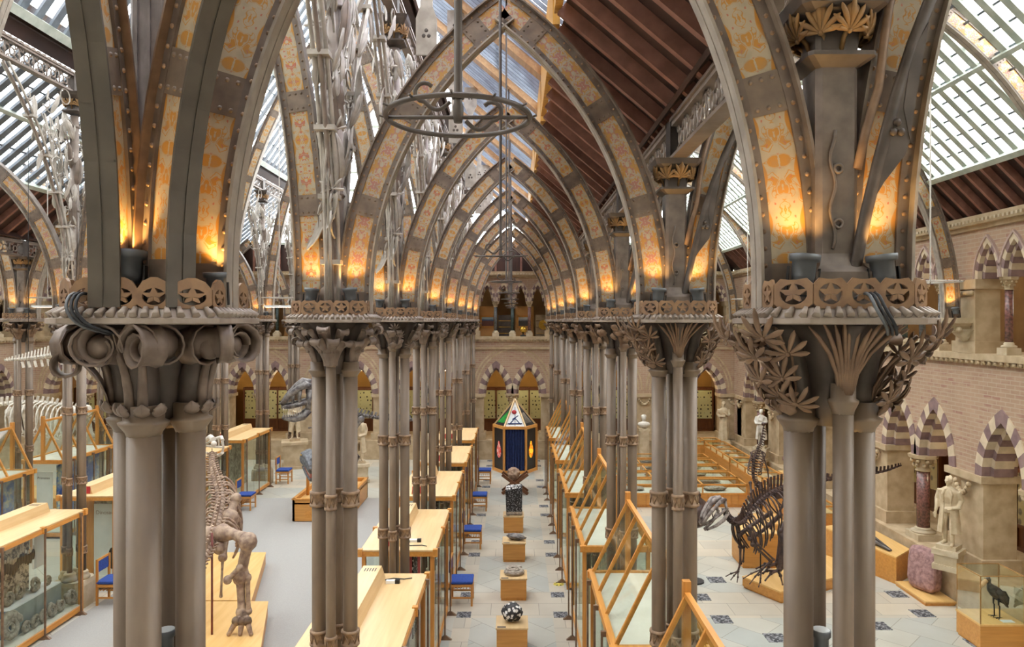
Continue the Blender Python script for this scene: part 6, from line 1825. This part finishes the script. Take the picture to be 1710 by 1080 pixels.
fs = thing('fossil_skull', 'dark grey long-snouted fossil skull lying on the oak wedge display', 'fossil', (0, 0, 0))
a = Vector((7.86, 15.05, .6)); b = Vector((7.6, 16.6, .66)); dd = (b-a).normalized(); sd = dd.cross(Vector((0, 0, 1)))
m = MB(); m.tube([a, a.lerp(b, .3), a.lerp(b, .6), a.lerp(b, .8), b], [(.02, .02), (.07, .04), (.13, .07), (.22, .1), (.2, .1)], 12, flat=tuple(sd)); part(m, 'snout', M['bone_grey'], fs)
m = MB()
for sg in (-1, 1): m.tube([a+sd*.03*sg, a.lerp(b, .4)+sd*.1*sg+Vector((0, 0, .05)), a.lerp(b, .8)+sd*.2*sg+Vector((0, 0, .08))], [.015, .03, .035], 7); m.torus(a.lerp(b, .75)+sd*.13*sg+Vector((0, 0, .1)), .06, .02, 12, 6)
part(m, 'jaw_bones', M['iron_dark'], fs)
ps = rock('pink_stone', (8.08, 14.2, .08), (.17, .36, .48), M['pinkstone'], 21, 'rough pink stone slab standing on a low oak board by the ledge', vs=.012, amp=.1, fr=2.6, boxy=.45); ps.rotation_euler = (0, .06, .35)
obox('wooden_board', 7.78, 8.36, 13.62, 14.7, .085, 'low oak board under the rough pink stone')
bc = thing('bird_case', 'glass case on an oak base holding a large-billed bird', 'display case', (0, 0, 0))
x0, x1, y0, y1 = 7.63, 8.36, 11.78, 12.42
part(MB().box(x0, x1, y0, y1, .04, .4), 'base', M['oak_x'], bc); part(MB().box(x0-.01, x1+.01, y0-.01, y1+.01, .4, .43), 'deck', M['oak_pale2'], bc); part(MB().box(x0+.02, x1-.02, y0+.02, y1-.02, 0, .04), 'kick_board', M['oak'], bc)
m = MB()
for x in (x0, x1-.014):
    for y in (y0, y1-.014): m.box(x, x+.014, y, y+.014, .43, 1.22)
for z in (1.208,):
    for y in (y0, y1-.014): m.box(x0, x1, y, y+.014, z, z+.014)
    for x in (x0, x1-.014): m.box(x, x+.014, y0, y1, z, z+.014)
part(m, 'brass_edges', plain('brass_edge', 'c9a06a', 'b58b58', 6, .35, .5), bc)
for q in (((x0, y0, .43), (x1, y0, .43), (x1, y0, 1.21), (x0, y0, 1.21)), ((x0, y0, .43), (x0, y1, .43), (x0, y1, 1.21), (x0, y0, 1.21)), ((x0, y0, 1.21), (x1, y0, 1.21), (x1, y1, 1.21), (x0, y1, 1.21)), ((x1, y0, .43), (x1, y1, .43), (x1, y1, 1.21), (x1, y0, 1.21)), ((x0, y1, .43), (x1, y1, .43), (x1, y1, 1.21), (x0, y1, 1.21))):
    m = MB(); m.quad(*q); part(m, 'glass_pane', M['glass'], bc)
bd = thing('stuffed_bird', 'dark large-billed stork-like bird standing inside the glass case', 'bird', (8.02, 12.05, .43), .25); bd.scale = (1.0, 1.0, .92)
m = MB(); m.tube([(.22, 0, .28), (.16, 0, .36), (.05, 0, .46), (-.04, 0, .54), (-.08, 0, .6)], [(.03, .03), (.075, .08), (.1, .105), (.075, .08), (.045, .05)], 12, flat=(0, 1, 0))
m.tube([(-.06, 0, .57), (-.09, 0, .64), (-.095, 0, .69)], [.05, .035, .032], 9); m.ball((-.11, 0, .70), .05, 10, 8, 0, (1.1, .9, .95))
m.tube([(-.08, 0, .74), (-.05, 0, .78)], [.012, .004], 5)
b = part(m, 'body', M['feather'], bd); remesh(b, .012, 3)
for sg in (-1, 1):
    m = MB(); m.tube([(-.02, .075*sg, .52), (.08, .1*sg, .45), (.18, .085*sg, .33), (.26, .04*sg, .22)], [(.03, .012), (.085, .018), (.07, .016), (.02, .008)], 8, flat=(0, 0, 1)); part(m, 'wing', M['feather'], bd)
    m = MB(); m.tube([(.06, .045*sg, .4), (.055, .05*sg, .24), (.075, .05*sg, .22), (.08, .05*sg, .015)], [.022, .011, .012, .009], 7)
    for q in (-.5, 0, .5): m.tube([(.08, .05*sg, .012), (.0, .05*sg+q*.1, .006)], [.007, .004], 5)
    m.tube([(.08, .05*sg, .012), (.13, .05*sg, .006)], [.006, .004], 5)
    part(m, 'leg', M['black'], bd)
    part(MB().ball((-.135, .04*sg, .715), .009, 7, 5), 'eye', M['gold'], bd)
m = MB(); m.tube([(-.14, 0, .69), (-.2, 0, .655), (-.26, 0, .59), (-.275, 0, .56)], [(.034, .04), (.036, .045), (.024, .03), (.006, .008)], 10, flat=(0, 1, 0)); part(m, 'bill', M['beak'], bd)
m = MB(); m.tube([(.2, 0, .3), (.27, 0, .2), (.29, 0, .16)], [(.05, .025), (.045, .015), (.03, .008)], 8, flat=(0, 1, 0)); part(m, 'tail', M['feather'], bd)
o = MB().box(8.05, 8.25, 11.85, 11.95, .43, .435).build('caption_card', M['white']); tag(o, 'white caption card on the floor of the bird case', 'caption')
# ================================================================ gallery furniture and fill lamps
def cabinet(fn, u0, u1, z0, z1, d, name, lab, kind):
    t = thing('wall_cabinet', lab, 'cabinet', (0, 0, 0), 0, 'gallery wall cabinets')
    m = MB(); m.prism([(u0, z0), (u1, z0), (u1, z1), (u0, z1)], fn, d+.06, d+.3); part(m, 'carcase', M['mahogany'], t)
    m = MB(); m.prism([(u0+.06, z0+.5), (u1-.06, z0+.5), (u1-.06, z1-.12), (u0+.06, z1-.12)], fn, d+.04, d+.06); part(m, 'specimen_board', M['specimens'] if kind else M['specimens2'], t)
    m = MB()
    n = max(1, round((u1-u0)/.75))
    for i in range(n+1):
        u = u0+(u1-u0-.06)*i/n; m.prism([(u, z0), (u+.06, z0), (u+.06, z1), (u, z1)], fn, d, d+.06)
    for z in (z0, z0+.46, z1-.12): m.prism([(u0, z), (u1, z), (u1, z+.07), (u0, z+.07)], fn, d+.005, d+.06)
    part(m, 'glazed_door_frame', M['mahogany'], t)
    m = MB(); m.quad(fn(u0, z0+.5, d+.02), fn(u1, z0+.5, d+.02), fn(u1, z1-.1, d+.02), fn(u0, z1-.1, d+.02)); part(m, 'glass', M['glass'], t)
    return t
def specimen2():
    t = NT('shelved_specimens'); v = t.add('ShaderNodeTexVoronoi'); v.inputs['Scale'].default_value = 1; o = t.sep(t.obj())
    t.k(t.comb(t.math('MULTIPLY', t.math('ADD', o[0], o[1]), 5), t.math('MULTIPLY', o[2], 4)), v.inputs['Vector']); v.inputs['Randomness'].default_value = .5
    t.base(t.mix(t.rng(v.outputs['Distance'], .22, .34), C('4a3f2c'), C('cdb67c'))); return t.pr(.7)
M['specimens2'] = specimen2()
for i, (b0, b1) in enumerate(fb):
    cabinet(fnF, b0+.2, b1-.2, .75, 2.6, 2.2, 'far', 'dark framed cabinet of pinned specimens behind the end wall arches, %s from the elephant side' % ORD[i+1], True)
for k in range(3, 8):
    cabinet(fnR, PY(k)+.2, PY(k+1)-.2, .75, 2.45, 1.6, 'side', 'dark timber cabinet of shelved specimens behind the side wall arches, %s from the viewer' % ORD[k-2], False)
# pictures along the upper end gallery
def picture(u, z, w, h, mat, lab):
    t = thing('framed_picture', lab, 'picture', (u, YF+.72, z), 0, 'pictures along the end gallery')
    m = MB()
    for a, b, c, d in ((-w/2, w/2, -h/2, -h/2+.07), (-w/2, w/2, h/2-.07, h/2), (-w/2, -w/2+.07, -h/2, h/2), (w/2-.07, w/2, -h/2, h/2)): m.box(a, b, -.03, .02, c, d)
    part(m, 'frame', M['oak'], t); part(MB().box(-w/2+.05, w/2-.05, -.005, .01, -h/2+.05, h/2-.05), 'canvas', mat, t); return t
sc = MB()
for u0, u1 in ((-1.45, -.75), (.02, .75), (-9.3, -8.5), (-10.9, -10.1)):
    b = thing('picture_screen', 'ochre display screen behind the end gallery picture at %s' % ({-1.45: 'the carpet side of the globe', .02: 'the globe itself', -9.3: 'the elephant side aisle, nearer the carpet', -10.9: 'the elephant side aisle, nearer the wall'}[u0]), 'screen', (0, 0, 0), 0, 'display screens along the end gallery')
    part(MB().box(u0, u1, YF+.75, YF+.8, 4.7, 6.0), 'board', M['screen'], b)
picture(-1.1, 5.38, .62, .5, M['painting_a'], 'framed coastal painting in the end gallery on the carpet side of the globe')
picture(.38, 5.38, .62, .5, M['painting_b'], 'framed grey moorland painting in the end gallery behind the globe')
picture(-8.9, 5.42, .62, .55, M['painting_b'], 'framed picture in the end gallery above the second elephant-side arch')
picture(-10.5, 5.42, .62, .6, M['painting_a'], 'framed picture in the end gallery nearest the elephant wall')
for u, lab in ((-.35, 'low dark shelf case in the end gallery between the two paintings'), (1.15, 'pale case with a round plaque in the end gallery by the fossil-side pier')):
    t = thing('gallery_case', lab, 'cabinet', (u, YF+.7, 4.7), 0, 'gallery wall cabinets')
    part(MB().box(-.32, .32, 0, .3, 0, .95), 'carcase', M['iron_dark'] if u < 0 else M['stone'], t)
    m = MB()
    for z in (.2, .45, .7): m.box(-.3, .3, -.02, 0, z, z+.02)
    part(m, 'shelf', M['gold'], t)
    if u > 0: m = MB(); m.lathe([(.2, 0), (.2, .02)], 20); q = part(m, 'round_plaque', M['gold'], t); q.rotation_euler = (PI/2, 0, 0); q.location = (0, -.02, .55)
gb = thing('gilded_globe', 'gilded globe on a dark foot standing on the end gallery ledge', 'globe', (.32, YF+.12, 4.8))
part(MB().ball((0, 0, .27), .14, 20, 14), 'sphere', M['gold'], gb); part(MB().lathe([(.12, 0), (.12, .03), (.03, .06), (.03, .14)], 14), 'foot', M['black'], gb)
def globe_fill_lamp(x, y, z, zc, e, lab, r=.13, col=(1, .8, .5)):  # apart from a visible globe, these are added to brighten the gallery rooms
    t = thing('globe_fill_lamp', lab, 'lamp', (x, y, z), 0, 'globe lamps in the galleries')
    part(MB().ball((0, 0, 0), r, 14, 10), 'globe', M['lamp'], t); part(MB().tube([(0, 0, r*.9), (0, 0, zc-z)], .01, 6), 'stem', M['iron_dark'], t)
    d = bpy.data.lights.new('gallery_fill_light', 'POINT'); d.energy = e; d.color = col; d.shadow_soft_size = .12; o = bpy.data.objects.new('gallery_fill_light', d); COL.objects.link(o); o.location = (x, y-.05, z-r-.16)
for i, (b0, b1) in enumerate(fb): globe_fill_lamp((b0+b1)/2+.55, YF+1.0, 3.5, 4.4, 34, 'white globe in the mostly added end wall lamp row, %s from the elephant side' % ORD[i+1])
for k in range(2, 8): globe_fill_lamp(XR+1.2, PY(k)+1.1, 3.3, 4.4, 22, 'added fill globe lamp inside the side wall arches, %s bay from the viewer' % ORD[k-1])
for i, (b0, b1) in enumerate(fb[::2]): globe_fill_lamp((b0+b1)/2+.8, YF+1.6, 6.5, 7.1, 3, 'added fill globe lamp in the upper end gallery, %s from the elephant side' % ORD[i+1], .1)
for k in range(2, 8): globe_fill_lamp(XR+1.3, PY(k)+.6, 6.5, 7.1, 14, 'added fill globe lamp in the upper side gallery, %s bay from the viewer' % ORD[k-1], .1)
w = MB().box(XR+2.86, XR+2.9, 13.2, 15.0, 5.6, 6.9).build('window_1', M['daywin']); struct(w, 'bright daylit window in the upper side gallery')
# conduits and uplights on the nearest piers
for (X, lab) in ((ROWX[1]+.02, 'small grey uplight clamped between the shafts of the scroll pier'), (ROWX[0]-.03, 'small grey uplight clamped between the shafts of the palmate pier')):
    t = thing('uplight', lab, 'lamp', (X, PY(1)+.02, 3.8), 0, 'uplights on the nearest piers')
    part(MB().lathe([(.03, -.06), (.035, -.02), (.035, .05), (.045, .06), (.045, .09)], 14), 'housing', M['lampgrey'], t)
    part(MB().lathe([(.04, .088), (.04, .092)], 14), 'lens', M['lens_dim'], t)
    m = MB(); m.box(-.1, .0, .0, .02, -.03, .0); m.tube([(0, 0, -.06), (-.01, .0, -.14)], .012, 6); part(m, 'bracket', M['lampgrey'], t)
    spot((X, PY(1)+.02, 3.9), (X-.01, PY(1)+.1, 4.9), 12, 40)
for X, sx in ((ROWX[1]-.18, 1), (ROWX[0]+.01, 1)):
    t = thing('cable_bundle', 'dark cables draped over the %s cresting' % ('scroll pier' if X < 0 else 'palmate pier'), 'cable', (0, 0, 0))
    for i in range(3):
        P = smooth_path([(X+.02*i, 3.27, 5.5), (X-.01+.02*i, 3.12, 5.52), (X+.02*i, 3.06, 5.45), (X+.05+.02*i, 3.08, 5.38), (X+.12*sx+.02*i, 3.2, 5.34)], 14)
        part(MB().tube(P, .007, 6), 'cable', M['cable'] if i else M['lampgrey'], t)

for x, y, lab in ((933, 975, 'yellow and black ring sticker on the floor by the second fossil-table case'), (977, 975, 'yellow and black ring sticker on the floor under the second fossil-table case')):
    p = GP(x, y); t = thing('floor_sticker', lab, 'sticker', p, 0, 'yellow floor stickers')
    part(MB().lathe([(.11, 0), (.11, .003)], 20), 'disc', plain('yellow_sticker%d' % x, 'e0d060', 'd4c24c', 4, .5), t)
    m = MB()
    for i in range(6): m.cbox((.075*math.cos(i*PI/3), .075*math.sin(i*PI/3), .004), .045, .03, .002, Matrix.Rotation(i*PI/3, 3, 'Z'))
    part(m, 'black_marks', M['black'], t)
